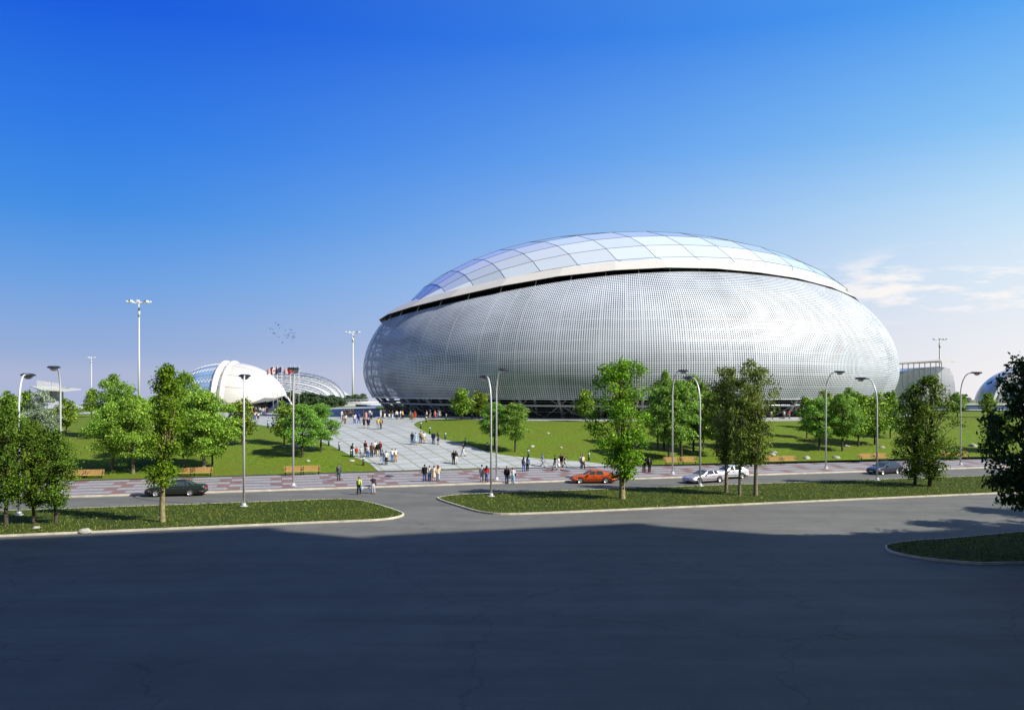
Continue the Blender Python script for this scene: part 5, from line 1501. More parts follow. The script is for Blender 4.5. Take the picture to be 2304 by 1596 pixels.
def hair_mesh(kind):
    if ('h', kind) in cache: return cache['h', kind]
    mb = MB(); n = 14
    def cap(z0, rx, ry, rz, y0, lo):
        rw = []
        for j in range(7):
            a = lo + (PI/2 - lo)*j/6
            rw.append([Vector((rx*math.cos(a)*math.cos(2*PI*i/n), y0 + ry*math.cos(a)*math.sin(2*PI*i/n) + (0.035*max(0, -math.sin(2*PI*i/n))*(1 - j/6)), z0 + rz*math.sin(a) + (0.05*max(0, -math.sin(2*PI*i/n))*(1 - j/6)))) for i in range(n)])
        mb.grid(rw, closed=True); mb.add(rw[-1], [tuple(range(n))]); mb.add(rw[0], [tuple(range(n - 1, -1, -1))])
    cap(1.645, 0.100, 0.112, 0.108, 0.018, -0.25 if kind == 'short' else -0.3)
    if kind == 'long':
        rings(mb, [(1.36, 0.115, 0.035, 0, 0.115), (1.46, 0.125, 0.055, 0, 0.088), (1.56, 0.112, 0.070, 0, 0.055), (1.66, 0.100, 0.080, 0, 0.04)], 12)
    if kind == 'bun': mb.lathe([(0.01, -0.05), (0.045, -0.02), (0.045, 0.02), (0.01, 0.05)], (0, 0.13, 1.66), 10)
    if kind == 'tail': mb.tube([(0, 0.11, 1.66), (0, 0.155, 1.60), (0, 0.14, 1.46)], [0.035, 0.035, 0.012], 8)
    if kind == 'cap': mb.lathe([(0.17, 1.655), (0.16, 1.665), (0.105, 1.67), (0.10, 1.74), (0.04, 1.765)], (0, -0.01, 0), 14)
    cache['h', kind] = mb.mesh('hair' if kind != 'cap' else 'hat', M_CLOTH, True)
    return cache['h', kind]
def shoe_mesh(pose, s):
    if ('s', pose, s) in cache: return cache['s', pose, s]
    hip, knee, ank, toe = [Vector(q) for q in pose_joints(pose)['leg', s]]
    mb = MB()
    dz = ank.z - 0.08
    heel = Vector((ank.x, ank.y + 0.055, 0.035 + dz*0.9)); tip = Vector((toe.x, toe.y - 0.03, max(0.032, toe.z)))
    mb.tube([heel + Vector((0, 0.03, 0.005)), heel, heel.lerp(tip, 0.45), heel.lerp(tip, 0.8), tip], [0.03, 0.048, 0.05, 0.048, 0.025], 8)
    mb.tube([ank + Vector((0, 0, 0.02)), ank + Vector((0, 0, -0.04))], [0.045, 0.05], 8)
    cache['s', pose, s] = mb.mesh('shoe', M_CLOTH, True)
    return cache['s', pose, s]
M_SKINP = mat('skin_tone', (0.46, 0.25, 0.16), 0.6); M_EYE = mat('eye_dark', (0.02, 0.015, 0.012), 0.4); M_LIP = mat('lip_red', (0.35, 0.09, 0.08), 0.5)
M_SKIN2 = mat('skin_tone_light', (0.58, 0.34, 0.23), 0.6)
M_CLOTH = mat('cloth_plain', (0.5, 0.5, 0.5), 0.85)
CC = {'white': (0.78, 0.78, 0.78), 'black': (0.012, 0.012, 0.014), 'dark': (0.035, 0.03, 0.03), 'brown': (0.10, 0.055, 0.03), 'rust': (0.34, 0.12, 0.04), 'grey': (0.20, 0.20, 0.21), 'ltgrey': (0.42, 0.42, 0.46), 'blue': (0.035, 0.10, 0.42), 'jeans': (0.10, 0.19, 0.42), 'pale': (0.42, 0.56, 0.72),
      'navy': (0.015, 0.022, 0.07), 'sky': (0.30, 0.55, 0.70), 'pink': (0.62, 0.30, 0.27), 'yellow': (0.75, 0.52, 0.14), 'olive': (0.13, 0.13, 0.05), 'red': (0.55, 0.03, 0.02), 'maroon': (0.25, 0.02, 0.05), 'khaki': (0.40, 0.32, 0.20), 'cream': (0.72, 0.62, 0.46), 'tan': (0.55, 0.33, 0.10), 'green': (0.08, 0.42, 0.08),
      'lime': (0.55, 0.66, 0.16), 'teal': (0.06, 0.11, 0.11), 'steel': (0.12, 0.19, 0.30), 'denim': (0.05, 0.13, 0.35)}
cm_ = {}
def cloth(c):
    if c not in cm_:
        if c in ('stripe', 'stripe2'):
            m = bpy.data.materials.new('cloth_' + c); nt, N, L = nodes(m); b = N['Principled BSDF']; b.inputs['Roughness'].default_value = 0.85
            tc = N.new('ShaderNodeTexCoord'); wv = N.new('ShaderNodeTexWave'); wv.bands_direction = 'Z'; wv.inputs['Scale'].default_value = 3.6
            cr = N.new('ShaderNodeValToRGB'); cr.color_ramp.interpolation = 'CONSTANT'
            cr.color_ramp.elements[0].color = (0.08, 0.33, 0.22, 1) if c == 'stripe' else (0.03, 0.06, 0.22, 1); cr.color_ramp.elements[1].position = 0.5; cr.color_ramp.elements[1].color = (0.75, 0.78, 0.75, 1)
            L.new(tc.outputs['Object'], wv.inputs['Vector']); L.new(wv.outputs['Fac'], cr.inputs['Fac']); L.new(cr.outputs['Color'], b.inputs['Base Color'])
            cm_[c] = m
        else: cm_[c] = mat('cloth_' + c, CC[c], 0.85, spec=0.2, var=0.12, scale=9)
    return cm_[c]
def dress(me, m, parent):
    o = link(me.name.split('.')[0], me, parent)
    o.material_slots[0].link = 'OBJECT'; o.material_slots[0].material = m
    return o
def bag(kind, c, M, label):
    mb = MB()
    if kind == 'backpack':
        mb.tube([(0, 0.17, 1.02), (0, 0.21, 1.06), (0, 0.22, 1.25), (0, 0.18, 1.42)], [0.10, 0.155, 0.15, 0.09], 10); cat = 'backpack'
        st = [(s*0.10, y, z) for s in (1,) for y, z in ((0.14, 1.40), (0.0, 1.49), (-0.13, 1.36), (-0.12, 1.15), (0.12, 1.04))]
    elif kind == 'shoulder_bag':
        mb.box((0.27, 0.06, 0.98), (0.10, 0.30, 0.26)); cat = 'bag'
        st = [(0.24, 0.06, 1.1), (0.17, 0.04, 1.46), (0.25, 0.10, 1.1)]
    elif kind == 'briefcase':
        mb.box((-0.27, -0.03, 0.64), (0.09, 0.44, 0.32)); cat = 'briefcase'
        st = [(-0.27, -0.12, 0.80), (-0.27, -0.08, 0.85), (-0.27, 0.0, 0.85), (-0.27, 0.04, 0.80)]
    else:
        mb.lathe([(0.14, 0.50), (0.16, 0.60), (0.11, 0.80)], (0.27, -0.05, 0), 8); cat = 'bag'
        st = [(0.27, -0.10, 0.78), (0.26, -0.06, 0.88), (0.27, 0.0, 0.78)]
    o = thing(kind, label, cat, (0, 0, 0), 0, None)
    o.matrix_world = M
    link('pouch' if kind != 'briefcase' else 'case', mb.mesh('pouch', cloth(c)), o)
    mb = MB(); mb.tube(st, 0.012, 5); link('strap' if kind != 'briefcase' else 'handle', mb.mesh('strap', cloth('dark')), o)
    return o
def person(x, y, face, pose, top, tc_, bot, bc, hair, hc, h, label, group, skin=0, shoes='dark', bags=(), tie=None):
    p = G(x, y) if y < 1050 else G(x, y, 0, 0.13 if y < 1083 or 'pavement' in label else 0.0)
    if y >= 1050:
        n_ = to_un(p.x, p.y)[1]
        p.z = 0.13 if n_ > 85.3 else 0.0
    else: p.z += 0.03
    view = math.atan2(p.x, p.y)
    o = thing('person', label, 'person', p, -view + R(face), group)
    o.scale = (h/1.74,)*3
    b = link('body', body_mesh(pose), o)
    if skin: b.material_slots[0].link = 'OBJECT'; b.material_slots[0].material = M_SKIN2
    dress(top_mesh(pose, top), cloth(tc_), o)
    if bot: dress(bottom_mesh(pose, bot), cloth(bc), o)
    dress(hair_mesh(hair), cloth(hc), o)
    for s in (-1, 1): dress(shoe_mesh(pose, s), cloth(shoes), o)
    if tie:
        mb = MB(); mb.add([(-0.05, -0.155, 1.44), (0.05, -0.155, 1.44), (0.0, -0.156, 1.12)], [(0, 2, 1)]); mb.build('shirt_front', cloth('white'), o)
        mb = MB(); mb.add([(-0.018, -0.160, 1.43), (0.018, -0.160, 1.43), (0.022, -0.161, 1.16), (0, -0.161, 1.11), (-0.022, -0.161, 1.16)], [(0, 4, 3, 2, 1)]); mb.build('tie', cloth(tie), o)
    M = Matrix.Translation(p) @ Matrix.Rotation(-view + R(face), 4, 'Z') @ Matrix.Scale(h/1.74, 4)
    for k, c, lb in bags: bag(k, c, M, lb)
    return o
g1, g2_, g3, g4 = 'people at the far end of the plaza', 'people on the middle of the plaza', 'people on the pavement and street', 'people before the shell pavilion'
PP = [
 (769.5, 942, 75, 'w', 'gown', 'white', None, None, 'short', 'black', 1.68, 'woman in a long white dress, first of the far walkers by the layered tree', g1),
 (774.5, 940, 20, 's', 'shirt', 'dark', 'trousers', 'dark', 'short', 'black', 1.7, 'dark clothed figure close behind the couple in white and brown tops', g1),
 (771.5, 952.4, 110, 'w', 'long', 'dark', 'trousers', 'rust', 'short', 'black', 1.75, 'person in dark top and rust trousers walking beside one in a white shirt', g1),
 (777.3, 953, 160, 'v', 'long', 'white', 'trousers', 'grey', 'long', 'black', 1.72, 'person with long black hair, white shirt and grey trousers seen from behind', g1),
 (780.5, 938, 30, 's', 'long', 'dark', 'trousers', 'dark', 'short', 'black', 1.74, 'figure all in dark clothes standing closest to the white dressed walkers', g1),
 (784, 938.3, 60, 'w', 'long', 'dark', 'trousers', 'brown', 'long', 'black', 1.68, 'dark clothed figure in brown trousers beside another dark figure', g1),
 (787.8, 937.8, 80, 'w', 'shirt', 'olive', 'trousers', 'dark', 'short', 'black', 1.72, 'olive shirted figure walking between the dark figures', g1),
 (793.6, 937.6, 10, 's', 'long', 'brown', 'skirt', 'dark', 'short', 'black', 1.7, 'figure in brown top standing before the grass behind the white shirted man', g1),
 (797.8, 952.5, 175, 'p', 'jacket', 'white', 'trousers', 'blue', 'long', 'black', 1.78, 'person in loose white jacket and bright blue trousers seen from behind', g1),
 (807.3, 952, 150, 'w', 'long', 'blue', 'trousers', 'blue', 'short', 'black', 1.7, 'person all in bright blue track clothes with a dark shoulder bag', g1),
 (817.5, 941, 100, 's', 'dress', 'brown', None, None, 'short', 'dark', 1.66, 'woman in a sleeveless brown dress behind the woman in black dress', g1),
 (823.9, 946, 40, 's', 'shirt', 'pink', 'trousers', 'pink', 'short', 'black', 1.7, 'person in pink clothes behind the two women in dark outfits', g1),
 (819, 963, 185, 'p', 'dress', 'black', None, None, 'long', 'brown', 1.66, 'woman in a short black dress carrying a white bag', g1),
 (829, 963, 178, 'p', 'jacket', 'navy', 'skirt', 'black', 'long', 'khaki', 1.68, 'fair haired woman in navy jacket and black skirt seen from behind', g1),
 (832.3, 941, 0, 's', 'shirt', 'white', 'trousers', 'blue', 'short', 'black', 1.76, 'man in white shirt and blue trousers beside a woman in black trousers', g1),
 (835.4, 943.7, 350, 's', 'shirt', 'ltgrey', 'trousers', 'black', 'long', 'black', 1.66, 'woman in pale top and black trousers beside the man in white shirt', g1),
 (851, 965.7, 180, 'p', 'shirt', 'yellow', 'trousers', 'ltgrey', 'short', 'black', 1.78, 'man in a pale yellow shirt and light grey trousers seen from behind', g1),
 (857.4, 965.3, 170, 'q', 'long', 'dark', 'trousers', 'grey', 'short', 'black', 1.72, 'person in dark clothes with a big tan backpack beside the yellow shirt', g1),
 (856.9, 938.4, 20, 's', 'tank', 'sky', 'trousers', 'white', 'tail', 'brown', 1.66, 'woman in pale blue top and white trousers before the leaning columns', g1),
 (862, 940.6, 0, 's', 'jacket', 'brown', 'trousers', 'brown', 'short', 'black', 1.78, 'man in a brown suit before the leaning columns', g1),
 (865.6, 940.8, 30, 's', 'long', 'dark', 'trousers', 'white', 'long', 'black', 1.66, 'woman in dark top and white trousers beside the man in brown', g1),
 (875.8, 942.2, 0, 's', 'shirt', 'black', 'skirt', 'white', 'short', 'black', 1.66, 'woman in black top and short white skirt', g1),
 (883, 942.5, 15, 's', 'shirt', 'brown', 'longskirt', 'sky', 'long', 'brown', 1.7, 'woman in brown top and long pale blue skirt', g1),
 (892.6, 943.2, 0, 's', 'long', 'white', 'trousers', 'dark', 'short', 'black', 1.76, 'person in loose white top and dark trousers standing alone', g1),
 (901.8, 942, 60, 's', 'long', 'white', 'trousers', 'ltgrey', 'short', 'black', 1.7, 'person all in white beside the yellow jacket', g1),
 (906, 942, 90, 'p', 'jacket', 'yellow', 'trousers', 'black', 'short', 'black', 1.7, 'person in a bright yellow jacket and black trousers', g1),
 (923.5, 944, 0, 's', 'shirt', 'grey', 'trousers', 'olive', 'short', 'ltgrey', 1.66, 'grey haired person behind the woman in olive dress', g1),
 (928, 948.7, 20, 'h', 'dress', 'olive', None, None, 'short', 'dark', 1.7, 'woman in an olive dress with bare legs holding a scarf', g1),
 (933.6, 944.4, 0, 's', 'dress', 'red', None, None, 'long', 'brown', 1.66, 'woman in a sleeveless red dress', g1),
 (960, 942.5, 280, 'w', 'tank', 'white', 'shorts', 'black', 'short', 'black', 1.68, 'walker in white top and black shorts on the lawn top path', g1),
 (967.8, 942, 285, 'v', 'shirt', 'steel', 'trousers', 'khaki', 'cap', 'steel', 1.74, 'man in cap and blue shirt walking on the lawn top path', g1),
 (978.8, 941.6, 80, 'w', 'shirt', 'pink', 'skirt', 'red', 'short', 'black', 1.68, 'woman in pink top and red skirt striding on the lawn top path', g1),
 (985.6, 940.4, 20, 's', 'shirt', 'dark', 'trousers', 'jeans', 'short', 'black', 1.7, 'person in dark top and jeans beside the white dress', g1),
 (989.7, 940.4, 0, 's', 'dress', 'white', None, None, 'short', 'black', 1.66, 'woman in a white dress with a yellow bag', g1),
 (927.4, 1000, 345, 'p', 'shirt', 'navy', 'trousers', 'denim', 'long', 'black', 1.72, 'woman in navy top and dark blue trousers heading a group of four', g2_),
 (935.5, 1000.7, 10, 'q', 'dress', 'sky', None, None, 'short', 'dark', 1.72, 'woman in a pale blue dress within the group of four', g2_),
 (946.5, 996, 15, 's', 'shirt', 'khaki', 'trousers', 'ltgrey', 'short', 'black', 1.74, 'man in beige shirt and grey trousers within the group of four', g2_),
 (953.8, 997.3, 20, 'p', 'long', 'white', 'skirt', 'tan', 'long', 'black', 1.64, 'woman in white blouse and tan skirt at the end of the group of four', g2_),
 (975, 998.7, 10, 's', 'jacket', 'navy', 'trousers', 'steel', 'short', 'black', 1.74, 'man in navy blazer standing at the edge of the tree shade', g2_),
 (985.6, 999.6, 60, 's', 'dress', 'navy', None, None, 'long', 'black', 1.70, 'woman in a navy dress standing in the tree shade', g2_),
 (794.4, 1027.2, 120, 'h', 'shirt', 'white', 'trousers', 'pale', 'long', 'dark', 1.72, 'woman in white shirt and pale blue trousers wearing a black backpack', g2_),
 (802.2, 1026.7, 0, 's', 'jacket', 'red', 'shorts', 'green', 'short', 'brown', 1.22, 'child in red jacket and green shorts', g2_),
 (812.1, 1027, 0, 'h', 'shirt', 'stripe', 'shorts', 'pale', 'short', 'black', 1.25, 'child in green striped shirt and pale blue shorts', g2_),
 (822.4, 1021.6, 140, 's', 'long', 'maroon', 'trousers', 'grey', 'short', 'dark', 1.74, 'person in a maroon top behind the boy in striped shirt', g2_),
 (827.5, 1030, 0, 'h', 'shirt', 'stripe2', 'trousers', 'denim', 'short', 'cream', 1.6, 'boy in navy striped shirt and jeans with legs apart', g2_),
 (836.5, 1027.6, 200, 's', 'jacket', 'brown', 'trousers', 'dark', 'short', 'brown', 1.76, 'man in a brown jacket seen from behind', g2_),
 (844.9, 1021.8, 30, 's', 'long', 'white', 'trousers', 'dark', 'short', 'ltgrey', 1.78, 'white haired man in white shirt behind the others', g2_),
 (850.5, 1025.6, 0, 's', 'jacket', 'black', 'trousers', 'cream', 'short', 'khaki', 1.74, 'man in open black jacket and cream trousers', g2_),
 (855.3, 1021.5, 330, 's', 'jacket', 'maroon', 'trousers', 'dark', 'short', 'brown', 1.66, 'person in a crimson coat half hidden by the man in black jacket', g2_),
 (860.6, 1044.6, 190, 'w', 'long', 'steel', 'trousers', 'pale', 'short', 'black', 1.78, 'man in blue sweater and pale jeans walking away beside a white shirt', g2_),
 (868.7, 1045.6, 175, 'c', 'long', 'white', 'trousers', 'black', 'short', 'black', 1.7, 'woman in white shirt and black trousers holding out an arm', g2_),
 (882.5, 1039, 5, 's', 'shirt', 'white', 'trousers', 'jeans', 'short', 'black', 1.68, 'woman in white top and jeans with a dark shoulder bag', g2_),
 (889.8, 1038.5, 0, 's', 'shirt', 'white', 'trousers', 'tan', 'short', 'dark', 1.66, 'woman in white shirt and tan dungarees', g2_),
 (1020.8, 1044.3, 0, 'a', 'long', 'black', 'trousers', 'black', 'short', 'black', 1.74, 'man all in black with a hand raised to his face', g2_),
 (1025.8, 1043.4, 20, 's', 'long', 'dark', 'trousers', 'white', 'long', 'black', 1.66, 'woman in dark top and white trousers beside the man in black', g2_),
 (1042.4, 1026, 280, 'w', 'shirt', 'black', 'trousers', 'white', 'short', 'black', 1.74, 'walker in black top and white trousers striding by the shade', g2_),
 (762.4, 1083.4, 0, 's', 'jacket', 'teal', 'trousers', 'teal', 'short', 'black', 1.80, 'man in dark suit and red tie carrying a briefcase', g3),
 (808, 1111.5, 350, 'w', 'long', 'lime', 'trousers', 'black', 'long', 'black', 1.68, 'woman in a lime jacket and black trousers crossing the street', g3),
 (839.5, 1109.6, 10, 'v', 'shirt', 'dark', 'longskirt', 'pale', 'tail', 'dark', 1.68, 'woman in dark top and long pale denim skirt crossing the street', g3),
 (955.5, 1082.2, 180, 'p', 'jacket', 'black', 'trousers', 'denim', 'short', 'black', 1.80, 'man in black jacket walking away with three women', g3),
 (966.5, 1085, 178, 'q', 'long', 'white', 'trousers', 'jeans', 'tail', 'maroon', 1.68, 'woman in white top and jeans with a reddish ponytail, seen from behind', g3),
 (976.5, 1085.4, 182, 'p', 'long', 'cream', 'skirt', 'cream', 'tail', 'black', 1.68, 'woman in a beige skirt suit with a black ponytail, seen from behind', g3),
 (985.6, 1084, 185, 'q', 'jacket', 'cream', 'trousers', 'pale', 'long', 'maroon', 1.70, 'woman in a cream jacket and pale jeans with a black shoulder bag', g3),
 (1084.3, 1082.4, 180, 'p', 'long', 'ltgrey', 'trousers', 'ltgrey', 'short', 'black', 1.78, 'man in loose grey white top walking away with a woman in red', g3),
 (1095, 1082.9, 178, 'q', 'long', 'red', 'trousers', 'jeans', 'long', 'black', 1.70, 'woman in a red sweater and jeans walking away', g3),
 (1140.3, 1086.8, 0, 'p', 'jacket', 'black', 'trousers', 'denim', 'short', 'black', 1.80, 'man in black blazer and blue trousers carrying a white bag', g3),
 (1154.2, 1087.6, 355, 'q', 'long', 'white', 'trousers', 'sky', 'long', 'dark', 1.72, 'woman in white shirt and pale blue trousers with a black bag', g3),
 (1178.3, 1059.9, 170, 'p', 'long', 'white', 'trousers', 'jeans', 'long', 'black', 1.72, 'woman in white top and jeans wearing a brown backpack', g3),
 (1186.6, 1059.4, 175, 'q', 'long', 'denim', 'trousers', 'black', 'long', 'black', 1.70, 'woman in blue top and black trousers walking beside the brown backpack', g3),
 (1220.7, 1050.4, 75, 'w', 'shirt', 'steel', 'trousers', 'ltgrey', 'cap', 'steel', 1.72, 'man in a hat and blue shirt walking with a small black bag', g3),
 (1248.6, 1056.3, 300, 'w', 'shirt', 'navy', 'trousers', 'white', 'short', 'black', 1.74, 'man in navy shirt and white trousers walking beside a white dress', g3),
 (1256.8, 1057.3, 70, 'v', 'dress', 'white', None, None, 'short', 'black', 1.66, 'woman in a short white dress on the pavement', g3),
 (1262.7, 1050.9, 0, 'p', 'jacket', 'black', 'trousers', 'khaki', 'short', 'brown', 1.70, 'person in black jacket and beige trousers behind the white dress', g3),
 (1270.3, 1051.2, 80, 'w', 'tank', 'black', 'trousers', 'ltgrey', 'short', 'brown', 1.68, 'woman in black sleeveless top and grey trousers striding', g3),
 (1307, 1053, 60, 'p', 'shirt', 'stripe2', 'trousers', 'pale', 'short', 'black', 1.72, 'person in striped shirt and pale jeans at the plaza end', g3),
 (1312.2, 1053.4, 50, 'q', 'long', 'cream', 'trousers', 'black', 'long', 'brown', 1.68, 'woman in cream top and black trousers with a tan shoulder bag', g3),
 (1448.8, 1061.4, 350, 's', 'jacket', 'black', 'trousers', 'black', 'short', 'black', 1.80, 'man in black suit holding papers, taller of the suited pair', g3),
 (1461, 1062, 10, 'p', 'jacket', 'black', 'trousers', 'black', 'short', 'dark', 1.76, 'man in black suit with grey shirt, walking beside the other suit', g3),
 (566.8, 930.6, 330, 's', 'shirt', 'tan', 'trousers', 'jeans', 'short', 'black', 1.66, 'person in tan top at the end of the group before the shell pavilion', g4),
 (571, 930, 0, 's', 'jacket', 'black', 'trousers', 'black', 'short', 'dark', 1.82, 'tall man in black suit before the shell pavilion', g4),
 (576, 930.2, 20, 's', 'long', 'grey', 'skirt', 'black', 'long', 'dark', 1.70, 'woman in grey top and black skirt beside the tall suit', g4),
 (581.7, 930, 10, 's', 'jacket', 'dark', 'trousers', 'dark', 'short', 'brown', 1.74, 'man in dark brown suit in the middle of the pavilion group', g4),
 (585.2, 930.6, 30, 's', 'long', 'sky', 'trousers', 'navy', 'short', 'black', 1.64, 'person in pale blue top and navy trousers before the pavilion', g4),
 (592, 933.4, 40, 's', 'jacket', 'ltgrey', 'trousers', 'brown', 'short', 'brown', 1.74, 'man in a light grey jacket and brown trousers before the pavilion', g4),
 (596, 932.4, 0, 's', 'shirt', 'pink', 'trousers', 'jeans', 'short', 'black', 1.64, 'person in salmon shirt and jeans before the pavilion', g4),
 (598.2, 932.0, 20, 's', 'long', 'tan', 'trousers', 'denim', 'short', 'black', 1.72, 'person in orange tan top behind the salmon shirt', g4),
 (601.3, 932.6, 10, 's', 'jacket', 'navy', 'skirt', 'black', 'long', 'brown', 1.70, 'woman in navy jacket at the flagpole end of the pavilion group', g4),
 (568.8, 946, 180, 's', 'long', 'brown', 'trousers', 'cream', 'long', 'brown', 1.66, 'person in brown top and cream trousers facing the pavilion', g4),
 (573.4, 945.4, 180, 's', 'shirt', 'cream', 'trousers', 'blue', 'long', 'brown', 1.78, 'person in cream top and bright blue trousers facing the pavilion', g4),
 (581.3, 946.2, 178, 's', 'shirt', 'white', 'skirt', 'dark', 'long', 'brown', 1.68, 'woman in white top and dark skirt facing the pavilion', g4),
]
fill = [(1264.5, 'black'), (1269, 'white'), (1286, 'white'), (1291, 'grey'), (1324.5, 'red'), (1735, 'cream'), (1764, 'white'), (1775.8, 'red')]
fl2 = ['dark clothed figure under the arena legs behind the lawn crest', 'white topped figure under the arena legs beside a dark one', 'white topped figure under the arena legs past the double column', 'grey topped figure beside a white one past the double column', 'figure in red skirt on the lawn crest by the dark round tree',
       'cream topped figure under the arena seen past the olive trees', 'white topped figure under the arena near one in red', 'red topped figure under the arena behind the olive trees']
for (x, c), lb in zip(fill, fl2):
    PP.append((x, 941.8, rt.choice((0, 60, 180)), 's', 'shirt', 'white' if c == 'red' and x < 1500 else c, 'skirt' if c == 'red' and x < 1500 else 'trousers', 'red' if c == 'red' and x < 1500 else 'grey', 'short', 'black', 1.62, lb, 'small figures under the arena'))
BG = {'woman in a short black dress': [('shopping_bag', 'white', 'white bag in the hand of the woman in short black dress')],
      'person in dark clothes with a big tan': [('backpack', 'tan', 'big tan backpack beside the man in pale yellow shirt')],
      'person all in bright blue': [('shoulder_bag', 'maroon', 'dark red shoulder bag on the person in bright blue')],
      'woman in a white dress with a yellow': [('shopping_bag', 'yellow', 'small yellow bag held by the woman in white dress')],
      'man in beige shirt': [('shopping_bag', 'white', 'white bag held by the man in beige shirt')], 'woman in white blouse and tan': [('shoulder_bag', 'khaki', 'beige shoulder bag on the woman in tan skirt')],
      'woman in white shirt and pale blue trousers wearing': [('backpack', 'black', 'black backpack on the woman standing with two children')],
      'woman in white top and jeans with a dark': [('shoulder_bag', 'dark', 'dark shoulder bag on the woman beside the tan dungarees')],
      'man in dark suit and red tie': [('briefcase', 'teal', 'dark green briefcase in the hand of the man with red tie')],
      'woman in a lime': [('shopping_bag', 'sky', 'pale blue shopping bag held by the woman in lime jacket')], 'woman in dark top and long pale denim': [('shoulder_bag', 'brown', 'brown shoulder bag on the woman in long denim skirt')],
      'man in black jacket walking': [('shoulder_bag', 'brown', 'brown shoulder bag on the man walking with three women')], 'woman in a cream jacket': [('shoulder_bag', 'black', 'black shoulder bag on the woman in cream jacket')],
      'man in black blazer and blue': [('shopping_bag', 'white', 'white bag held by the man in black blazer')], 'woman in white shirt and pale blue trousers with': [('shoulder_bag', 'black', 'black bag on the shoulder of the woman beside the black blazer')],
      'woman in white top and jeans wearing': [('backpack', 'brown', 'brown backpack on the woman beside the blue top')], 'woman in cream top and black': [('shoulder_bag', 'tan', 'tan shoulder bag on the woman at the plaza end')],
      'man in a hat': [('shopping_bag', 'black', 'small black bag held by the man in a hat')]}
for q in PP:
    b_ = next((v for k, v in BG.items() if q[11].startswith(k)), ())
    o = person(*q[:13], skin=(hash_ := sum(map(ord, q[11])) % 2), shoes='white' if 'boy in' in q[11] else 'dark', bags=b_, tie='red' if 'red tie' in q[11] else None)
    if 'suited pair' in q[11] or 'other suit' in q[11] or 'tall man in black suit' in q[11]:
        mb = MB(); mb.add([(-0.05, -0.155, 1.44), (0.05, -0.155, 1.44), (0.0, -0.156, 1.12)], [(0, 2, 1)]); mb.build('shirt_front', cloth('ltgrey'), o)
# ------------------------------------------------------------------ birds
M_BIRD = mat('bird_dark', (0.02, 0.02, 0.025), 0.8)
def bird_mesh(k):
    mb = MB()
    mb.tube([(0, -0.17, 0), (0, -0.10, 0.01), (0, 0.02, 0.0), (0, 0.16, 0.0), (0, 0.26, 0.01)], [0.012, 0.035, 0.055, 0.03, 0.012], 7)
    for s in (-1, 1):
        d = k*0.16
        mb.grid([[Vector((0.03*s, -0.08, 0.02)), Vector((0.22*s, -0.10, 0.02 + d)), Vector((0.42*s, 0.02, 0.02 + d*1.3))], [Vector((0.03*s, 0.08, 0.02)), Vector((0.20*s, 0.08, 0.01 + d)), Vector((0.44*s, 0.05, 0.02 + d*1.3))]], flip=s > 0)
        mb.grid([[Vector((0.03*s, -0.08, 0.0)), Vector((0.22*s, -0.10, 0.0 + d)), Vector((0.42*s, 0.02, 0.01 + d*1.3))], [Vector((0.03*s, 0.08, 0.0)), Vector((0.20*s, 0.08, -0.01 + d)), Vector((0.44*s, 0.05, 0.01 + d*1.3))]], flip=s < 0)
    mb.add([(-0.03, 0.2, 0), (0.03, 0.2, 0), (0.06, 0.33, 0.0), (-0.06, 0.33, 0.0)], [(0, 1, 2, 3), (3, 2, 1, 0)])
    return mb.mesh('bird', M_BIRD)
BM = [bird_mesh(k) for k in (1.0, 0.2, -0.6)]
spots = [(373, 152), (403, 176), (424, 209), (293, 233), (326, 238), (336, 285), (345, 298), (360, 300), (406, 341), (467, 429), (507, 252), (559, 236), (591, 249), (592, 284), (553, 295), (628, 297), (499, 321), (547, 316), (550, 333), (616, 328), (602, 344), (628, 350), (618, 367), (523, 360), (545, 357), (592, 409)]
rb = random.Random(3)
for i, (cx_, cy_) in enumerate(spots):
    px, py = (1000 + cx_/3.546)/1.7785, (1250 + cy_/3.546)/1.7785
    o = link('bird', BM[i % 3]); o.location = D(px, py, 190 + rb.uniform(-8, 8)); o.rotation_euler = (rb.uniform(-.3, .3), rb.uniform(-.5, .5), rb.uniform(0, 6.28))
    o.scale = (0.9,)*3
    tag(o, 'small dark bird flying in the flock beside the floodlight mast', 'bird', 'flock of birds')
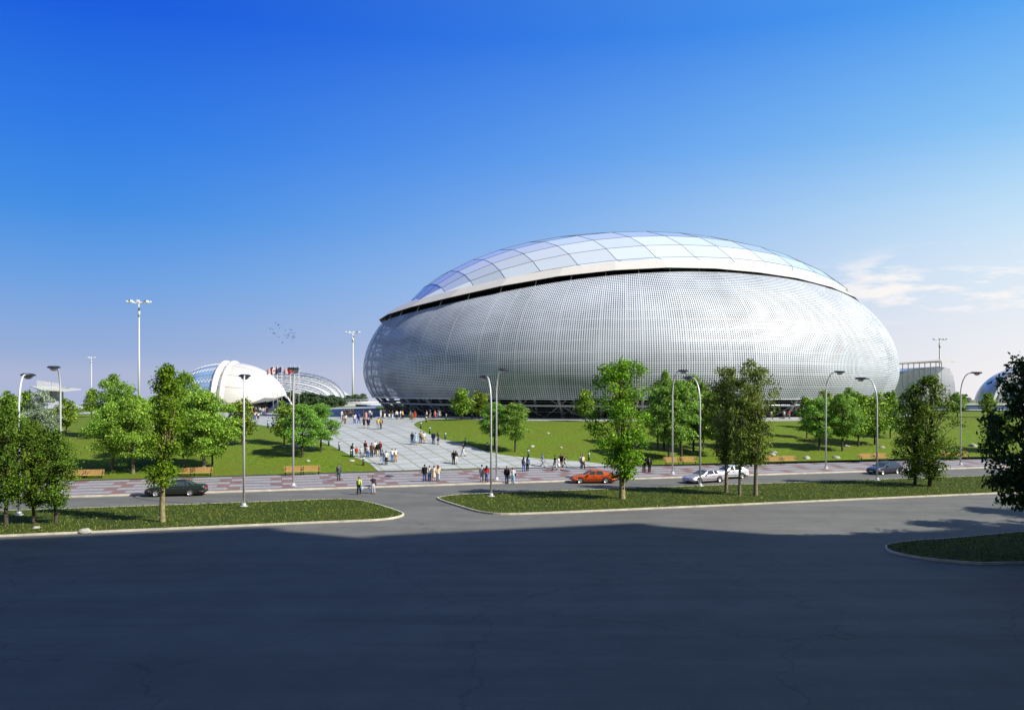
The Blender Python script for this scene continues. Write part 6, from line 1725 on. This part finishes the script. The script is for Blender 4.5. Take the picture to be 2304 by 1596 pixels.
# ------------------------------------------------------------------ rocks on the lawns
M_ROCK = mat('pale_rock', (0.40, 0.39, 0.34), 0.9, var=0.25, scale=3, bump=0.5, bscale=8)
def rock_mesh(seed):
    bm = bmesh.new(); bmesh.ops.create_icosphere(bm, subdivisions=3, radius=1.0)
    r_ = random.Random(seed); off = Vector((r_.uniform(0, 50), 0, 0))
    from mathutils import noise as mn
    for v in bm.verts:
        k = 1 + 0.35*mn.noise(v.co*1.3 + off) + 0.12*mn.noise(v.co*3 + off)
        v.co = Vector((v.co.x*k, v.co.y*k*0.8, max(-0.3, v.co.z)*k*0.5))
    me = bpy.data.meshes.new('rock'); bm.to_mesh(me); bm.free(); me.materials.append(M_ROCK)
    me.polygons.foreach_set('use_smooth', [True]*len(me.polygons))
    return me
RM = [rock_mesh(s) for s in (1, 2, 3)]
rk = [(665, 1004, .8, 'largest pale rock on the lawn beside the small layered tree'), (640, 1005, .3, 'small flat pale rock above the tree shadow on the plaza lawn'), (702, 1006, .45, 'pale rock beside the trunk of the second layered tree'), (649, 1021, .3, 'small pale rock on open grass left of the layered tree trunk'), (693, 1036, .35, 'pale rock low on the lawn above the bench pair'),
      (791, 1036, .4, 'flat pale rock beside the bollard light at the plaza corner'), (1197, 1004, .45, 'white rock alone on the open arena lawn'), (1042, 993, .3, 'small pale rock behind the shade strip'), (1233, 974, .35, 'small pale rock high on the arena lawn'), (1262, 1006, .3, 'little pale rock on the sunny arena lawn'),
      (1905, 1003, .5, 'pale rock between the layered trees and the pavement'), (1737, 1022, .6, 'pale rock pile stone on the lawn behind the bench'), (1741, 1017, .4, 'upper stone of the pale pair on the lawn behind the bench'), (1815, 1030, .6, 'flat pale stone near the pavement edge past the olive clump'), (1880, 1029, .6, 'flat pale stone near the pavement edge beside the lamp'),
      (1985, 1006, .5, 'pale stone on grass under the coarse leaved trees'), (2187, 1003, .8, 'big pale rock on the lawn behind the last lamp pole'), (192, 1194, .45, 'pale rock on the front edge of the dark verge'), (81, 1187, .3, 'small pale rock under the dark tree clump'), (362, 1163, .25, 'small bluish rock at the foot of the slim tree')]
for i, (x, y, s, lb) in enumerate(rk):
    fl_v = 0.12 if y > 1100 else None
    p = G(x, y, 0, fl_v); o = link('rock', RM[i % 3], None, (p.x, p.y, (0.12 if fl_v else p.z) - 0.02), i*1.3); o.scale = (s, s, s)
    tag(o, lb.replace(' left of', ' beside'), 'rock', 'pale rocks on the grass')
# ------------------------------------------------------------------ grass blades on the verges and the near lawn
def in_poly(x, y, P):
    c = False
    for i in range(len(P)):
        a, b = P[i - 1], P[i]
        if (a.y > y) != (b.y > y) and x < (b.x - a.x)*(y - a.y)/(b.y - a.y) + a.x: c = not c
    return c
M_BLADE = leaf_mat('grass_blade', (0.03, 0.07, 0.008), (0.27, 0.31, 0.04), 0.35)
M_BLADE2 = leaf_mat('lawn_blade', (0.06, 0.13, 0.012), (0.28, 0.38, 0.04), 0.3)
def blades(name, pts, hmin, hmax, wd, m):
    n = len(pts); rs = np.random.RandomState(n % 9999)
    P = np.array(pts, np.float32); a = rs.uniform(0, 2*PI, n); h = rs.uniform(hmin, hmax, n); wv = wd*rs.uniform(.6, 1.4, n)
    d = np.stack([np.cos(a), np.sin(a), np.zeros(n)], 1); ln_ = rs.normal(0, 0.35, (n, 3)); ln_[:, 2] = 0
    v = np.empty((n, 3, 3), np.float32)
    v[:, 0] = P - d*wv[:, None]; v[:, 1] = P + d*wv[:, None]; v[:, 2] = P + np.array([0, 0, 1])*h[:, None] + ln_*h[:, None]
    me = bpy.data.meshes.new(name); me.vertices.add(3*n); me.vertices.foreach_set('co', v.ravel())
    me.loops.add(3*n); me.loops.foreach_set('vertex_index', np.arange(3*n, dtype=np.int32))
    me.polygons.add(n); me.polygons.foreach_set('loop_start', np.arange(0, 3*n, 3, dtype=np.int32))
    try: me.polygons.foreach_set('loop_total', np.full(n, 3, np.int32))
    except Exception: pass
    me.update(calc_edges=True)
    t = me.attributes.new('tone', 'FLOAT', 'FACE'); t.data.foreach_set('value', np.clip(rs.normal(.35, .3, n), 0, 1).astype(np.float32))
    me.materials.append(m); me.validate()
    return link(name, me)
rg = np.random.RandomState(7)
pts = []
for P in verges:
    xs = [p.x for p in P]; ys = [p.y for p in P]
    x0, x1 = max(min(xs), -48), min(max(xs), 75); y0, y1 = min(ys), min(max(ys), 105)
    A = (x1 - x0)*(y1 - y0)
    for x, y in zip(rg.uniform(x0, x1, int(A*26)), rg.uniform(y0, y1, int(A*26))):
        if abs(x) < 0.64*y and in_poly(x, y, P): pts.append((x, y, 0.115))
o = blades('grass', pts, 0.05, 0.17, 0.03, M_BLADE); tag(o, kind='stuff')
# ------------------------------------------------------------------ row of unseen office blocks added behind the viewpoint to shade the near carriageway
M_TC, M_TGL = mat('shade_block_cornice', (0.45, 0.43, 0.40), 0.8), mat('shade_block_glass', (0.05, 0.07, 0.09), 0.12, 0.0, 0.8)
def add_shade_block(u0, u1, dep, H, col, label, n1=-12.0):
    TW, TD = u1 - u0, dep
    x, y = un((u0 + u1)/2, n1 - dep/2)
    root = thing('shade_block', label, 'building', (x, y, -0.05), road_ang, 'unseen office blocks added for shade')
    mb = MB(); mb.box((0, 0, H/2), (TW, TD, H)); mb.build('wall', mat('shade_block_wall', col, 0.8, var=0.08, scale=0.3), root)
    mb = MB(); mb.box((0, 0, H + 0.4), (TW + 1.0, TD + 1.0, 0.8)); mb.box((TW*0.15, 0, H + 2.2), (TW*0.35, TD*0.5, 3.0)); mb.build('roof', M_TC, root)
    mb = MB()
    for k in range(int(H/3.75)):
        z = 3.2 + 3.75*k
        mb.box((0, TD/2 + 0.02, z), (TW - 2, 0.1, 1.9))
        for s in (-1, 1): mb.box((s*(TW/2 + 0.02), 0, z), (0.1, TD - 2, 1.9))
    mb.build('window_band', M_TGL, root)
    mb = MB()
    for k in range(8): mb.box((-TW/2 + 1 + (TW - 2)*k/7, TD/2 + 0.10, H/2), (0.5, 0.2, H - 2))
    mb.build('pilaster_trim', M_TC, root)
add_shade_block(14, 49, 24, 85, (0.36, 0.33, 0.30), 'brown grey office block second from the end of the row added unseen for shade')
add_shade_block(50, 84, 24, 93, (0.40, 0.40, 0.38), 'tallest grey office block in the row added unseen for shade')
add_shade_block(85, 104, 26, 86, (0.30, 0.27, 0.25), 'narrow dark brown office block of the row added unseen for shade')
add_shade_block(105, 155, 24, 75, (0.42, 0.40, 0.36), 'long pale office block, lowest of the row added unseen for shade')
add_shade_block(-24, 12, 24, 80, (0.38, 0.36, 0.33), 'plain office block at the end of the row added unseen for shade')
